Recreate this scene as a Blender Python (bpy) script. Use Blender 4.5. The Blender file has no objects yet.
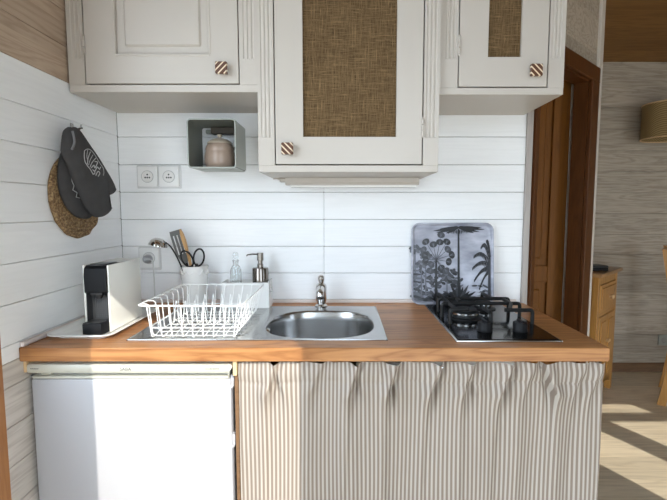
import bpy, bmesh, math, random
from mathutils import Vector, Matrix
random.seed(7)
S = bpy.context.scene
C = S.collection
R = math.radians
PI = math.pi

# ------------------------------------------------------------------ materials
def new_mat(name):
    m = bpy.data.materials.new(name); m.use_nodes = True
    nt = m.node_tree
    return m, nt, nt.nodes['Principled BSDF']

def N(nt, t, **kw):
    n = nt.nodes.new(t)
    for k, v in kw.items(): setattr(n, k, v)
    return n

def mth(nt, op, a, b=None, c=None):
    n = nt.nodes.new('ShaderNodeMath'); n.operation = op
    for i, v in enumerate((a, b, c)):
        if v is None: continue
        if isinstance(v, (int, float)): n.inputs[i].default_value = v
        else: nt.links.new(v, n.inputs[i])
    return n.outputs[0]

def mixc(nt, fac, a, b):
    n = nt.nodes.new('ShaderNodeMix'); n.data_type = 'RGBA'
    for sock, v in ((n.inputs[0], fac), (n.inputs[6], a), (n.inputs[7], b)):
        if isinstance(v, (int, float)): sock.default_value = v
        elif isinstance(v, tuple): sock.default_value = (*v, 1)
        else: nt.links.new(v, sock)
    return n.outputs[2]

def ramp(nt, fac, stops):
    n = nt.nodes.new('ShaderNodeValToRGB')
    e = n.color_ramp.elements
    while len(e) < len(stops): e.new(0.5)
    for el, (p, c) in zip(e, stops):
        el.position = p; el.color = (*c, 1) if len(c) == 3 else c
    nt.links.new(fac, n.inputs[0])
    return n.outputs[0]

def s2l(r, g, b):
    f = lambda v: (v/255/12.92) if v/255 <= .04045 else ((v/255+.055)/1.055)**2.4
    return (f(r), f(g), f(b))

def plain(name, col, rough=.5, metal=0., spec=.5, noise=.0, nscale=8., bump=0., bscale=60., coat=0.):
    m, nt, b = new_mat(name)
    b.inputs['Roughness'].default_value = rough
    b.inputs['Metallic'].default_value = metal
    b.inputs['Specular IOR Level'].default_value = spec
    b.inputs['Coat Weight'].default_value = coat
    tc = N(nt, 'ShaderNodeTexCoord')
    nz = N(nt, 'ShaderNodeTexNoise'); nz.inputs['Scale'].default_value = nscale; nz.inputs['Detail'].default_value = 3
    nt.links.new(tc.outputs['Object'], nz.inputs['Vector'])
    a = tuple(min(1, c*(1+noise)) for c in col); d = tuple(c*(1-noise) for c in col)
    nt.links.new(mixc(nt, nz.outputs['Fac'], d, a), b.inputs['Base Color'])
    if bump:
        n2 = N(nt, 'ShaderNodeTexNoise'); n2.inputs['Scale'].default_value = bscale; n2.inputs['Detail'].default_value = 4
        nt.links.new(tc.outputs['Object'], n2.inputs['Vector'])
        bp = N(nt, 'ShaderNodeBump'); bp.inputs['Strength'].default_value = bump; bp.inputs['Distance'].default_value = .003
        nt.links.new(n2.outputs['Fac'], bp.inputs['Height']); nt.links.new(bp.outputs['Normal'], b.inputs['Normal'])
    return m

def wood(name, light, dark, along='X', pitch=None, across='Z', rough=.5, scale=1., contrast=1., tint=.12, knots=0., spec=.4, coat=0., bump=.1):
    """grain running along one axis; pitch = width of the boards or staves across it"""
    m, nt, b = new_mat(name)
    b.inputs['Roughness'].default_value = rough
    b.inputs['Specular IOR Level'].default_value = spec
    b.inputs['Coat Weight'].default_value = coat
    tc = N(nt, 'ShaderNodeTexCoord'); sp = N(nt, 'ShaderNodeSeparateXYZ')
    nt.links.new(tc.outputs['Object'], sp.inputs[0])
    ax = {k: sp.outputs[k] for k in 'XYZ'}
    rnd = None
    if pitch:
        idx = mth(nt, 'FLOOR', mth(nt, 'DIVIDE', ax[across], pitch))
        wn = N(nt, 'ShaderNodeTexWhiteNoise', noise_dimensions='1D'); nt.links.new(idx, wn.inputs['W'])
        rnd = wn.outputs['Value']
    cb = N(nt, 'ShaderNodeCombineXYZ')
    for k in 'XYZ':
        v = mth(nt, 'MULTIPLY', ax[k], (1.3 if k == along else 16.)*scale)
        if rnd is not None and k == along: v = mth(nt, 'ADD', v, mth(nt, 'MULTIPLY', rnd, 37.))
        nt.links.new(v, cb.inputs[k])
    n1 = N(nt, 'ShaderNodeTexNoise'); n1.inputs['Scale'].default_value = 1.; n1.inputs['Detail'].default_value = 5; n1.inputs['Distortion'].default_value = .6
    nt.links.new(cb.outputs[0], n1.inputs['Vector'])
    n2 = N(nt, 'ShaderNodeTexNoise'); n2.inputs['Scale'].default_value = 7.; n2.inputs['Detail'].default_value = 3
    nt.links.new(cb.outputs[0], n2.inputs['Vector'])
    rings = mth(nt, 'ABSOLUTE', mth(nt, 'SINE', mth(nt, 'MULTIPLY', n1.outputs['Fac'], 24.)))
    f = mth(nt, 'ADD', mth(nt, 'MULTIPLY', rings, .45), mth(nt, 'MULTIPLY', n2.outputs['Fac'], .55))
    f = mth(nt, 'ADD', mth(nt, 'MULTIPLY', mth(nt, 'SUBTRACT', f, .5), contrast), .5)
    col = mixc(nt, f, dark, light)
    if knots:
        cb2 = N(nt, 'ShaderNodeCombineXYZ')
        for k in 'XYZ':
            nt.links.new(mth(nt, 'MULTIPLY', ax[k], (.55 if k == along else 1.)), cb2.inputs[k])
        vo = N(nt, 'ShaderNodeTexVoronoi'); vo.inputs['Scale'].default_value = knots
        nt.links.new(cb2.outputs[0], vo.inputs['Vector'])
        kf = ramp(nt, vo.outputs['Distance'], [(0., (1, 1, 1)), (.055, (1, 1, 1)), (.11, (0, 0, 0)), (1., (0, 0, 0))])
        col = mixc(nt, mth(nt, 'MULTIPLY', kf, .75), col, tuple(c*.35 for c in dark))
    if rnd is not None:
        hs = N(nt, 'ShaderNodeHueSaturation')
        nt.links.new(mth(nt, 'ADD', mth(nt, 'MULTIPLY', rnd, 2*tint), 1-tint), hs.inputs['Value'])
        nt.links.new(col, hs.inputs['Color']); col = hs.outputs[0]
    nt.links.new(col, b.inputs['Base Color'])
    if bump:
        bp = N(nt, 'ShaderNodeBump'); bp.inputs['Strength'].default_value = bump; bp.inputs['Distance'].default_value = .002
        nt.links.new(f, bp.inputs['Height']); nt.links.new(bp.outputs['Normal'], b.inputs['Normal'])
    return m

M = {}
M['white_board'] = wood('white_board', (.87, .875, .88), (.80, .805, .81), 'X', .1115, 'Z', rough=.45, contrast=.7, tint=.025, bump=.12)
M['white_board_y'] = wood('white_board_y', (.87, .875, .88), (.80, .805, .81), 'Y', .1115, 'Z', rough=.45, contrast=.7, tint=.025, bump=.12)
M['tan_board'] = wood('tan_board', (.50, .385, .29), (.33, .235, .165), 'Y', .1115, 'Z', rough=.6, contrast=1.1, tint=.08, knots=3.)
M['washed_board_y'] = wood('washed_board_y', (.62, .57, .52), (.40, .35, .31), 'Y', .1115, 'Z', rough=.6, contrast=1.1, tint=.06)
M['washed_board'] = wood('washed_board', (.50, .43, .345), (.28, .23, .175), 'X', .16, 'Z', rough=.6, contrast=1.2, tint=.12, knots=1.8)
M['dark_gap'] = plain('dark_gap', (.05, .045, .04), .9)
M['ceiling_wood'] = wood('ceiling_wood', (.25, .125, .04), (.15, .07, .02), 'X', .115, 'Y', rough=.5, tint=.12)
M['floor_wood'] = wood('floor_wood', (.74, .64, .47), (.48, .40, .285), 'X', .19, 'Y', rough=.45, scale=.8, contrast=1.0, tint=.10)
M['counter'] = wood('counter', (.50, .235, .085), (.25, .092, .027), 'X', .085, 'Y', rough=.42, scale=1.0, contrast=1.35, tint=.22, coat=.1, bump=.05)
M['cab_white'] = plain('cab_white', (.50, .455, .405), .42, noise=.015, nscale=14, bump=.08, bscale=90)
M['cab_dark'] = plain('cab_dark', (.04, .033, .028), .9)
M['door_brown'] = wood('door_brown', (.215, .078, .010), (.12, .041, .005), 'Z', None, rough=.5, contrast=.9, spec=.2)
M['trim_brown'] = wood('trim_brown', (.115, .039, .009), (.065, .021, .005), 'Z', None, rough=.45, spec=.25)
M['grey_trim'] = wood('grey_trim', (.42, .385, .355), (.30, .265, .24), 'Z', None, rough=.5)
M['pine'] = wood('pine', (.52, .265, .070), (.34, .150, .032), 'Z', None, rough=.4, contrast=.9, knots=7., coat=.2)
M['pine_top'] = wood('pine_top', (.40, .22, .09), (.25, .125, .045), 'X', None, rough=.4, coat=.2)
M['pale_wood'] = wood('pale_wood', (.72, .52, .30), (.58, .38, .20), 'Z', None, rough=.55)
M['skirt_wood'] = wood('skirt_wood', (.22, .12, .06), (.13, .07, .035), 'X', None, rough=.5)
M['fridge_white'] = plain('fridge_white', (.46, .46, .485), .32, noise=.01)
M['fridge_cream'] = plain('fridge_cream', (.52, .505, .43), .35, noise=.01)
M['fridge_grey'] = plain('fridge_grey', (.33, .33, .30), .6)
M['print_grey'] = plain('print_grey', (.10, .10, .10), .5)
M['steel'] = plain('steel', (.47, .47, .46), .22, 1., noise=.04, nscale=30)
M['steel_bowl'] = plain('steel_bowl', (.43, .43, .43), .22, 1., noise=.05, nscale=22)
M['chrome'] = plain('chrome', (.62, .60, .58), .12, 1.)
M['white_wire'] = plain('white_wire', (.84, .84, .82), .3, coat=.2)
M['ceramic'] = plain('ceramic', (.80, .79, .77), .22, noise=.015, coat=.3)
M['socket_white'] = plain('socket_white', (.80, .80, .79), .3)
M['back_plate'] = plain('back_plate', (.66, .66, .66), .4)
M['matte_black'] = plain('matte_black', (.008, .008, .009), .45, spec=.15)
M['black'] = plain('black', (.010, .010, .011), .32, spec=.28)
M['black_gloss'] = plain('black_gloss', (.008, .008, .009), .12, spec=.3)
M['cast_black'] = plain('cast_black', (.010, .010, .010), .5, spec=.3, bump=.2, bscale=300)
M['dark_grey'] = plain('dark_grey', (.035, .036, .038), .4)
M['machine_shell'] = plain('machine_shell', (.80, .79, .73), .25, coat=.2)
M['tray_white'] = plain('tray_white', (.81, .80, .77), .25, coat=.2)
M['mitt'] = plain('mitt', (.045, .043, .044), .85, noise=.22, nscale=30, bump=.5, bscale=500)
M['mitt_lining'] = plain('mitt_lining', (.16, .16, .165), .85, bump=.4, bscale=300)
M['logo_white'] = plain('logo_white', (.50, .50, .50), .8)
M['shelf_metal'] = plain('shelf_metal', (.37, .39, .355), .4, noise=.05)
M['stoneware'] = plain('stoneware', (.36, .265, .205), .35, noise=.16, nscale=35, coat=.2)
M['stoneware_lid'] = plain('stoneware_lid', (.42, .35, .27), .35, noise=.12, nscale=35, coat=.2)
M['dark_brown'] = plain('dark_brown', (.05, .036, .022), .6, noise=.15)
M['spoon_wood'] = wood('spoon_wood', (.66, .40, .18), (.50, .27, .10), 'Z', None, rough=.5)
M['spatula_grey'] = plain('spatula_grey', (.13, .13, .125), .45)
M['lamp_weave'] = None
M['cable'] = plain('cable', (.62, .62, .60), .5)
M['plug_grey'] = plain('plug_grey', (.36, .36, .37), .5)
M['facade'] = plain('facade', (.66, .63, .58), .6)
M['plank_ground'] = plain('plank_ground', (.5, .46, .4), .8)

def mat_glass():
    m, nt, b = new_mat('clear_glass')
    b.inputs['Base Color'].default_value = (.93, .95, .95, 1)
    b.inputs['Roughness'].default_value = .04
    b.inputs['Transmission Weight'].default_value = .92
    b.inputs['IOR'].default_value = 1.3
    return m
M['glass'] = mat_glass()

def mat_stripes():
    m, nt, b = new_mat('ticking_stripes')
    uv = N(nt, 'ShaderNodeUVMap'); sp = N(nt, 'ShaderNodeSeparateXYZ'); nt.links.new(uv.outputs[0], sp.inputs[0])
    fr = mth(nt, 'FRACT', mth(nt, 'DIVIDE', sp.outputs[0], .0121))
    d = mth(nt, 'ABSOLUTE', mth(nt, 'SUBTRACT', fr, .5))
    f = ramp(nt, d, [(0., (0, 0, 0)), (.235, (0, 0, 0)), (.285, (1, 1, 1)), (1., (1, 1, 1))])
    col = mixc(nt, f, (.225, .178, .145), (.435, .392, .343))
    tc = N(nt, 'ShaderNodeTexCoord'); nz = N(nt, 'ShaderNodeTexNoise'); nz.inputs['Scale'].default_value = 700
    nt.links.new(tc.outputs['Object'], nz.inputs['Vector'])
    col = mixc(nt, mth(nt, 'MULTIPLY', nz.outputs['Fac'], .16), col, (.25, .22, .2))
    nt.links.new(col, b.inputs['Base Color'])
    b.inputs['Roughness'].default_value = .9; b.inputs['Specular IOR Level'].default_value = .1
    bp = N(nt, 'ShaderNodeBump'); bp.inputs['Strength'].default_value = .25; bp.inputs['Distance'].default_value = .001
    nt.links.new(nz.outputs['Fac'], bp.inputs['Height']); nt.links.new(bp.outputs['Normal'], b.inputs['Normal'])
    return m
M['stripes'] = mat_stripes()

def mat_burlap():
    m, nt, b = new_mat('burlap_weave')
    tc = N(nt, 'ShaderNodeTexCoord')
    def streak(sx, sz, det):
        mp = N(nt, 'ShaderNodeMapping'); mp.inputs['Scale'].default_value = (sx, 1, sz)
        nt.links.new(tc.outputs['Object'], mp.inputs[0])
        nz = N(nt, 'ShaderNodeTexNoise'); nz.inputs['Scale'].default_value = 1; nz.inputs['Detail'].default_value = det
        nt.links.new(mp.outputs[0], nz.inputs['Vector']); return nz.outputs['Fac']
    weft = streak(30, 800, 3); warp = streak(800, 30, 3)
    w1 = streak(12, 420, 2); w2 = streak(420, 12, 2)
    f = mth(nt, 'ADD', mth(nt, 'MULTIPLY', mth(nt, 'MAXIMUM', weft, warp), .6), mth(nt, 'MULTIPLY', mth(nt, 'MAXIMUM', w1, w2), .4))
    col = ramp(nt, f, [(0., (.04, .024, .011)), (.46, (.065, .040, .018)), (.57, (.14, .088, .042)), (.68, (.24, .16, .08)), (1., (.45, .33, .19))])
    nt.links.new(col, b.inputs['Base Color'])
    b.inputs['Roughness'].default_value = .9; b.inputs['Specular IOR Level'].default_value = .15
    bp = N(nt, 'ShaderNodeBump'); bp.inputs['Strength'].default_value = .5; bp.inputs['Distance'].default_value = .002
    nt.links.new(f, bp.inputs['Height']); nt.links.new(bp.outputs['Normal'], b.inputs['Normal'])
    return m
M['burlap'] = mat_burlap()

def mat_knob(name, sgn):
    m, nt, b = new_mat(name)
    tc = N(nt, 'ShaderNodeTexCoord'); sp = N(nt, 'ShaderNodeSeparateXYZ'); nt.links.new(tc.outputs['Object'], sp.inputs[0])
    v = mth(nt, 'ADD', sp.outputs['X'], mth(nt, 'MULTIPLY', sp.outputs['Z'], -sgn))
    fr = mth(nt, 'FRACT', mth(nt, 'ADD', mth(nt, 'DIVIDE', v, .0190), .32))
    f = ramp(nt, fr, [(0., (0, 0, 0)), (.66, (0, 0, 0)), (.71, (1, 1, 1)), (.95, (1, 1, 1)), (1., (0, 0, 0))])
    nt.links.new(mixc(nt, f, (.095, .032, .012), (.75, .62, .45)), b.inputs['Base Color'])
    b.inputs['Roughness'].default_value = .4
    return m
M['knob_up'] = mat_knob('knob_up', 1); M['knob_down'] = mat_knob('knob_down', -1)

def mat_straw():
    m, nt, b = new_mat('woven_straw')
    tc = N(nt, 'ShaderNodeTexCoord')
    nz = N(nt, 'ShaderNodeTexNoise'); nz.inputs['Scale'].default_value = 150; nz.inputs['Detail'].default_value = 4
    nt.links.new(tc.outputs['Object'], nz.inputs['Vector'])
    col = ramp(nt, nz.outputs['Fac'], [(.25, (.06, .030, .011)), (.45, (.17, .095, .042)), (.6, (.32, .21, .10)), (.8, (.48, .36, .20))])
    nt.links.new(col, b.inputs['Base Color']); b.inputs['Roughness'].default_value = .8
    return m
M['straw'] = mat_straw()

def mat_lamp():
    m, nt, b = new_mat('lamp_weave')
    tc = N(nt, 'ShaderNodeTexCoord')
    wv = N(nt, 'ShaderNodeTexWave'); wv.inputs['Scale'].default_value = 42; wv.bands_direction = 'DIAGONAL'; wv.inputs['Distortion'].default_value = 1.2
    nt.links.new(tc.outputs['Object'], wv.inputs['Vector'])
    nt.links.new(mixc(nt, wv.outputs['Fac'], (.20, .125, .05), (.38, .27, .12)), b.inputs['Base Color'])
    b.inputs['Roughness'].default_value = .75
    return m
M['lamp_weave'] = mat_lamp()

# ------------------------------------------------------------------ geometry
class MB:
    def __init__(s): s.bm = bmesh.new(); s.mi = 0
    def _merge(s, t):
        for f in t.faces: f.material_index = s.mi
        me = bpy.data.meshes.new('tmp'); t.to_mesh(me); t.free()
        s.bm.from_mesh(me); bpy.data.meshes.remove(me)
        return s
    def box(s, x0, x1, y0, y1, z0, z1, bev=0., seg=1, taper=None):
        t = bmesh.new()
        v = [t.verts.new(p) for p in ((x0, y0, z0), (x1, y0, z0), (x1, y1, z0), (x0, y1, z0), (x0, y0, z1), (x1, y0, z1), (x1, y1, z1), (x0, y1, z1))]
        for q in ((3, 2, 1, 0), (4, 5, 6, 7), (0, 1, 5, 4), (1, 2, 6, 5), (2, 3, 7, 6), (3, 0, 4, 7)): t.faces.new([v[i] for i in q])
        if bev: bmesh.ops.bevel(t, geom=t.edges[:], offset=bev, segments=seg, profile=.5, affect='EDGES')
        return s._merge(t)
    def prism(s, poly, axis, a0, a1, bev=0., seg=2):
        """poly in the two other axes; axis 'X' -> (y,z), 'Y' -> (x,z), 'Z' -> (x,y)"""
        t = bmesh.new()
        def P(u, v, a): return {'X': (a, u, v), 'Y': (u, a, v), 'Z': (u, v, a)}[axis]
        A = [t.verts.new(P(u, v, a0)) for u, v in poly]; B = [t.verts.new(P(u, v, a1)) for u, v in poly]
        n = len(poly)
        t.faces.new(A); fb = t.faces.new(B)
        for i in range(n): t.faces.new((A[i], A[(i+1) % n], B[(i+1) % n], B[i]))
        bmesh.ops.recalc_face_normals(t, faces=t.faces[:])
        if bev: bmesh.ops.bevel(t, geom=[e for f in t.faces if len(f.verts) == n and n > 4 for e in f.edges] or t.edges[:], offset=bev, segments=seg, profile=.5, affect='EDGES')
        return s._merge(t)
    def lathe(s, prof, c=(0, 0, 0), seg=40, axis='Z', closed=False):
        """prof: (radius, height)"""
        t = bmesh.new(); rings = []
        def P(r, h, a):
            u, v = r*math.cos(a), r*math.sin(a)
            q = {'Z': (u, v, h), 'Y': (u, h, v), 'X': (h, u, v)}[axis]
            return (q[0]+c[0], q[1]+c[1], q[2]+c[2])
        for r, h in prof:
            if r < 1e-6: rings.append([t.verts.new(P(0, h, 0))])
            else: rings.append([t.verts.new(P(r, h, 2*PI*i/seg)) for i in range(seg)])
        pairs = list(zip(rings, rings[1:]))
        if closed: pairs.append((rings[-1], rings[0]))
        for A, B in pairs:
            for i in range(seg):
                j = (i+1) % seg
                if len(A) == 1 and len(B) == 1: continue
                if len(A) == 1: t.faces.new((A[0], B[j], B[i]))
                elif len(B) == 1: t.faces.new((A[i], A[j], B[0]))
                else: t.faces.new((A[i], A[j], B[j], B[i]))
        bmesh.ops.recalc_face_normals(t, faces=t.faces[:])
        return s._merge(t)
    def tube(s, pts, r, seg=8, closed=False, cap=True, flat=1.):
        pts = [Vector(p) for p in pts]; n = len(pts); t = bmesh.new(); rings = []
        rr = r if isinstance(r, (list, tuple)) else [r]*n
        up = None
        for i, p in enumerate(pts):
            if closed: d = pts[(i+1) % n]-pts[i-1]
            else: d = pts[min(i+1, n-1)]-pts[max(i-1, 0)]
            d.normalize()
            if up is None:
                up = Vector((0, 0, 1)) if abs(d.z) < .9 else Vector((1, 0, 0))
            x = d.cross(up)
            if x.length < 1e-4: x = d.cross(Vector((0, 1, 0)))
            x.normalize(); y = x.cross(d).normalized(); up = y
            rings.append([t.verts.new(p+(x*math.cos(2*PI*k/seg)+y*math.sin(2*PI*k/seg)*flat)*rr[i]) for k in range(seg)])
        m = n if closed else n-1
        for i in range(m):
            A, B = rings[i], rings[(i+1) % n]
            for k in range(seg): t.faces.new((A[k], A[(k+1) % seg], B[(k+1) % seg], B[k]))
        if cap and not closed: t.faces.new(rings[0][::-1]); t.faces.new(rings[-1])
        bmesh.ops.recalc_face_normals(t, faces=t.faces[:])
        return s._merge(t)
    def poly(s, pts):
        t = bmesh.new(); t.faces.new([t.verts.new(p) for p in pts])
        return s._merge(t)
    def ball(s, c, r, sc=(1, 1, 1), seg=20):
        t = bmesh.new(); bmesh.ops.create_uvsphere(t, u_segments=seg, v_segments=seg//2, radius=r)
        for v in t.verts: v.co = Vector((v.co.x*sc[0]+c[0], v.co.y*sc[1]+c[1], v.co.z*sc[2]+c[2]))
        return s._merge(t)
    def xform(s, mat): s.bm.transform(mat); return s
    def build(s, name, mats, parent=None, smooth=None, local=False):
        if not isinstance(mats, (list, tuple)): mats = [mats]
        me = bpy.data.meshes.new(name)
        if parent is not None and not local:
            s.bm.transform(Matrix.Translation(-BASE[parent.name]))
        s.bm.to_mesh(me); s.bm.free()
        for m in mats: me.materials.append(m)
        if smooth is not None:
            for p in me.polygons: p.use_smooth = True
            if smooth: me.set_sharp_from_angle(angle=R(smooth))
        o = bpy.data.objects.new(name, me); C.objects.link(o)
        if parent is not None:
            o.parent = parent; BASE[o.name] = BASE[parent.name].copy()
        else: BASE[o.name] = Vector((0, 0, 0))
        return o
BASE = {}

def thing(name, label, cat, loc, group=None, rot=(0, 0, 0)):
    o = bpy.data.objects.new(name, None); C.objects.link(o)
    o.empty_display_size = .05
    o.location = loc; o.rotation_euler = rot; o['label'] = label; o['category'] = cat
    if group: o['group'] = group
    BASE[o.name] = Vector(loc)
    return o

def struct(o): o['kind'] = 'structure'; return o

def arc(cx, cy, r, a0, a1, n=6):
    return [(cx+r*math.cos(R(a0+(a1-a0)*i/n)), cy+r*math.sin(R(a0+(a1-a0)*i/n))) for i in range(n+1)]
def rrect(x0, x1, y0, y1, r, n=6):
    return arc(x1-r, y0+r, r, -90, 0, n)+arc(x1-r, y1-r, r, 0, 90, n)+arc(x0+r, y1-r, r, 90, 180, n)+arc(x0+r, y0+r, r, 180, 270, n)
def smooth_closed(pts, per=4):
    n = len(pts); out = []
    for i in range(n):
        p0, p1, p2, p3 = (Vector(pts[(i+k-1) % n]) for k in range(4))
        for j in range(per):
            t = j/per
            out.append(.5*((2*p1)+(p2-p0)*t+(2*p0-5*p1+4*p2-p3)*t*t+(3*p1-p0-3*p2+p3)*t**3))
    return out
def smooth_open(pts, per=6):
    pts = [Vector(p) for p in pts]; n = len(pts); out = []
    for i in range(n-1):
        p0 = pts[max(i-1, 0)]; p1 = pts[i]; p2 = pts[i+1]; p3 = pts[min(i+2, n-1)]
        for j in range(per):
            t = j/per
            out.append(.5*((2*p1)+(p2-p0)*t+(2*p0-5*p1+4*p2-p3)*t*t+(3*p1-p0-3*p2+p3)*t**3))
    out.append(pts[-1]); return out

# ------------------------------------------------------------------ the room
XL, XR = -.912, .748          # kitchen recess: left wall, right end of the back wall
YF, YG = 1.62, -2.1           # far wall, glazed front wall behind the viewer
XE = 4.3
def zceil(y): return 2.395+(YF-y)*.30

# floor
struct(MB().box(XL-.3, XE+.1, YG-.1, YF+.1, -.08, 0).build('floor', M['floor_wood']))
# ceiling (mono pitch, rises towards the glazed front)
t = MB(); t.prism([(YF+.1, zceil(YF+.1)), (YG-.1, zceil(YG-.1)), (YG-.1, zceil(YG-.1)+.1), (YF+.1, zceil(YF+.1)+.1)], 'X', XL-.3, XE+.1)
struct(t.build('ceiling', M['ceiling_wood']))

# back wall: painted boards
zl = [1.025+.1115*k for k in range(-10, 18)]
t = MB()
for z in zl:
    if z < -.1 or z > 2.75: continue
    if z < 1.40:
        t.box(XL, -.0748, 0, .02, z+.0008, z+.1107, .0017); t.box(-.0740, XR, 0, .02, z+.0008, z+.1107, .0017)
    else: t.box(XL, XR, 0, .02, z+.0008, z+.1107, .0017)
t.mi = 1; t.box(XL-.1, XR, .012, .1, 0, 2.85)
struct(t.build('wall_back', [M['white_board'], M['dark_gap']]))

# left wall: bare washed boards below, white paint, bare tan boards above
def row_y(t, z0, z1): t.box(XL-.02, XL, -.685, 0, z0+.0007, z1-.0007, .0015)
bands = [(-.09+.1115*k, -.09+.1115*(k+1)) for k in range(1, 9)]
t = MB()
lo = [b for b in bands if b[1] < .89]+[(.802, .870)]
for a, b in lo: row_y(t, a, b)
struct(t.build('wall_left_lower', M['washed_board_y']))
t = MB()
wl = [lo[-1][1], .917, 1.0285, 1.14, 1.2515, 1.363, 1.4745, 1.586, 1.709]
for a, b in zip(wl, wl[1:]): row_y(t, a, b)
struct(t.build('wall_left', M['white_board_y']))
t = MB()
up = [1.709, 1.823, 1.937, 2.05, 2.16, 2.27, 2.38, 2.49, 2.60, 2.71, 2.82, 2.93, 3.04]
for a, b in zip(up, up[1:]): row_y(t, a, b)
struct(t.build('wall_left_upper', M['tan_board']))
t = MB(); t.box(XL-.1, XL-.012, -.685, YF+.1, 0, 2.95)
t.box(XL-.1, XL-.012, YG, -.685, 2.25, 3.6); t.box(XL-.1, XL-.012, YG, -.685, 0, .85); t.box(XL-.1, XL-.012, -.685, 0, 2.9, 3.3)
struct(t.build('wall_left_core', M['facade']))
# door frame on the left wall, at the end of the boards
t = MB(); t.box(XL-.1, XL+.006, -.76, -.6855, 0, 2.3, .003); t.box(XL-.1, XL+.006, YG, -.7605, 2.20, 2.28, .003)
struct(t.build('trim_1', wood('trim_orange', (.42, .19, .065), (.29, .115, .035), 'Z', None, rough=.4)))

# far wall of the next room
t = MB(); z = -.02
while z < 2.6:
    t.box(XL-.1, XE, YF-.0, YF+.02, z+.0006, z+.1594, .0016); z += .16
t.mi = 1; t.box(XL-.1, XE+.1, YF+.01, YF+.1, 0, 2.45)
struct(t.build('wall_far', [M['washed_board'], M['dark_gap']]))
struct(MB().box(1.0, XE, YF-.015, YF, 0, .075, .004).build('baseboard_far', M['skirt_wood']))
struct(MB().box(XE, XE+.1, YG-.1, YF+.1, 0, 3.7).build('wall_right', M['washed_board']))

# diagonal wall with the doorway: local x along the wall, local y into it
D45 = Matrix.Translation((XR, 0, 0)) @ Matrix.Rotation(R(43), 4, 'Z')
L = .815; T = .07; A0, A1, ZH = .078, .678, 1.938
def diag(t): return t.xform(D45)
t = MB(); z = .02
while z < 2.9:
    a, b = z+.0006, z+.1594
    if b < ZH: 
        t.box(.03, A0, 0, T, a, b, .0012); t.box(A1, L, 0, T, a, b, .0012)
    elif a > ZH: t.box(.0, L, 0, T, a, b, .0012)
    else:
        t.box(.03, A0, 0, T, a, b, .0012); t.box(A1, L, 0, T, a, b, .0012); t.box(A0, A1, 0, T, ZH, b)
    z += .16
t.mi = 1; t.box(L-.1, L-.005, T, 1.38, 0, 2.62)
struct(diag(t).build('wall_diagonal', [M['washed_board'], M['facade']]))
struct(MB().box(XR-.001, XR+.024, -.012, .03, 0, 2.7, .002).build('trim_2', M['grey_trim']))
t = MB(); t.box(.047, A0+.004, -.02, 0, 0, ZH+.065, .003); t.box(A1-.008, L-.048, -.02, 0, 0, ZH+.065, .003)
t.box(.047, L-.048, -.022, 0, ZH-.005, ZH+.07, .003)
t.box(A0, A0+.006, 0, T, 0, ZH); t.box(A1-.012, A1, 0, T, 0, ZH); t.box(A0, A1, 0, T, ZH-.012, ZH)
struct(diag(t).build('trim_3', M['trim_brown']))
t = MB(); t.box(L-.048, L+.004, -.014, .02, 0, 2.6, .003)
struct(diag(t).build('trim_4', plain('corner_lit', (.70, .66, .60), .25, coat=.4)))  # light caught on this corner strip is put into its whitish colour

# the door leaf, standing open behind the doorway
d = MB()
LX0, LX1, LY = .50, 1.236, .56
for a, b in ((LX0, LX0+.12), (1.117, LX1)): d.box(a, b, LY, LY+.04, .01, 1.97, .002)
for a, b in ((.01, .2), (.895, .984), (1.90, 1.97)): d.box(LX0+.12, 1.117, LY+.001, LY+.04, a, b, .002)
for a, b in ((.2, .895), (.984, 1.90)):
    d.box(LX0+.12, 1.117, LY+.014, LY+.03, a, b)
    d.box(LX0+.15, 1.083, LY+.006, LY+.03, a+.04, b-.04, .006)
door = struct(d.build('door_1', M['door_brown']))
h = MB()
for z in (.35, 1.02, 1.72): h.lathe([(.0, z-.038), (.0045, z-.038), (.0045, z+.038), (0, z+.038)], (LX1+.007, LY+.004, 0), 12)
struct(h.build('door_hinge', plain('dull_brass', (.30, .22, .12), .4, 1.), door, 40))

# glazed front behind the viewer: wall with the open door bay and the garden window
t = MB(); ZT = 2.23
def fw(x0, x1, z0, z1): t.box(x0, x1, YG-.12, YG, z0, z1)
fw(XL-.1, .014, 0, 3.6); fw(.668, 2.49, .5, 3.6); fw(2.38, 2.49, 0, .5); fw(.014, .668, ZT, 3.6); fw(2.49, 3.5, ZT+.02, 3.6); fw(3.5, XE+.1, 0, 3.6)  # low slot right of the door bay is added to bounce sun off the floor
struct(t.build('wall_front', M['facade']))
t = MB()
t.box(2.896, 3.05, YG-.08, YG-.02, 0, ZT+.02); t.box(2.49, 3.5, YG-.08, YG-.02, 2.055, 2.095); t.box(3.476, 3.5, YG-.08, YG-.02, 2.09, ZT+.02)
t.box(2.485, 2.52, YG-.08, YG-.02, 0, 1.0)
struct(t.build('window_1', M['trim_brown']))
# terrace outside
struct(MB().box(-9, 12, -12, YG-.12, -.2, -.02).build('ground_terrace', M['plank_ground']))
struct(MB().box(-9, XL-.3, YG-.12, 9, -.2, -.02).build('ground_side', M['plank_ground']))

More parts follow.
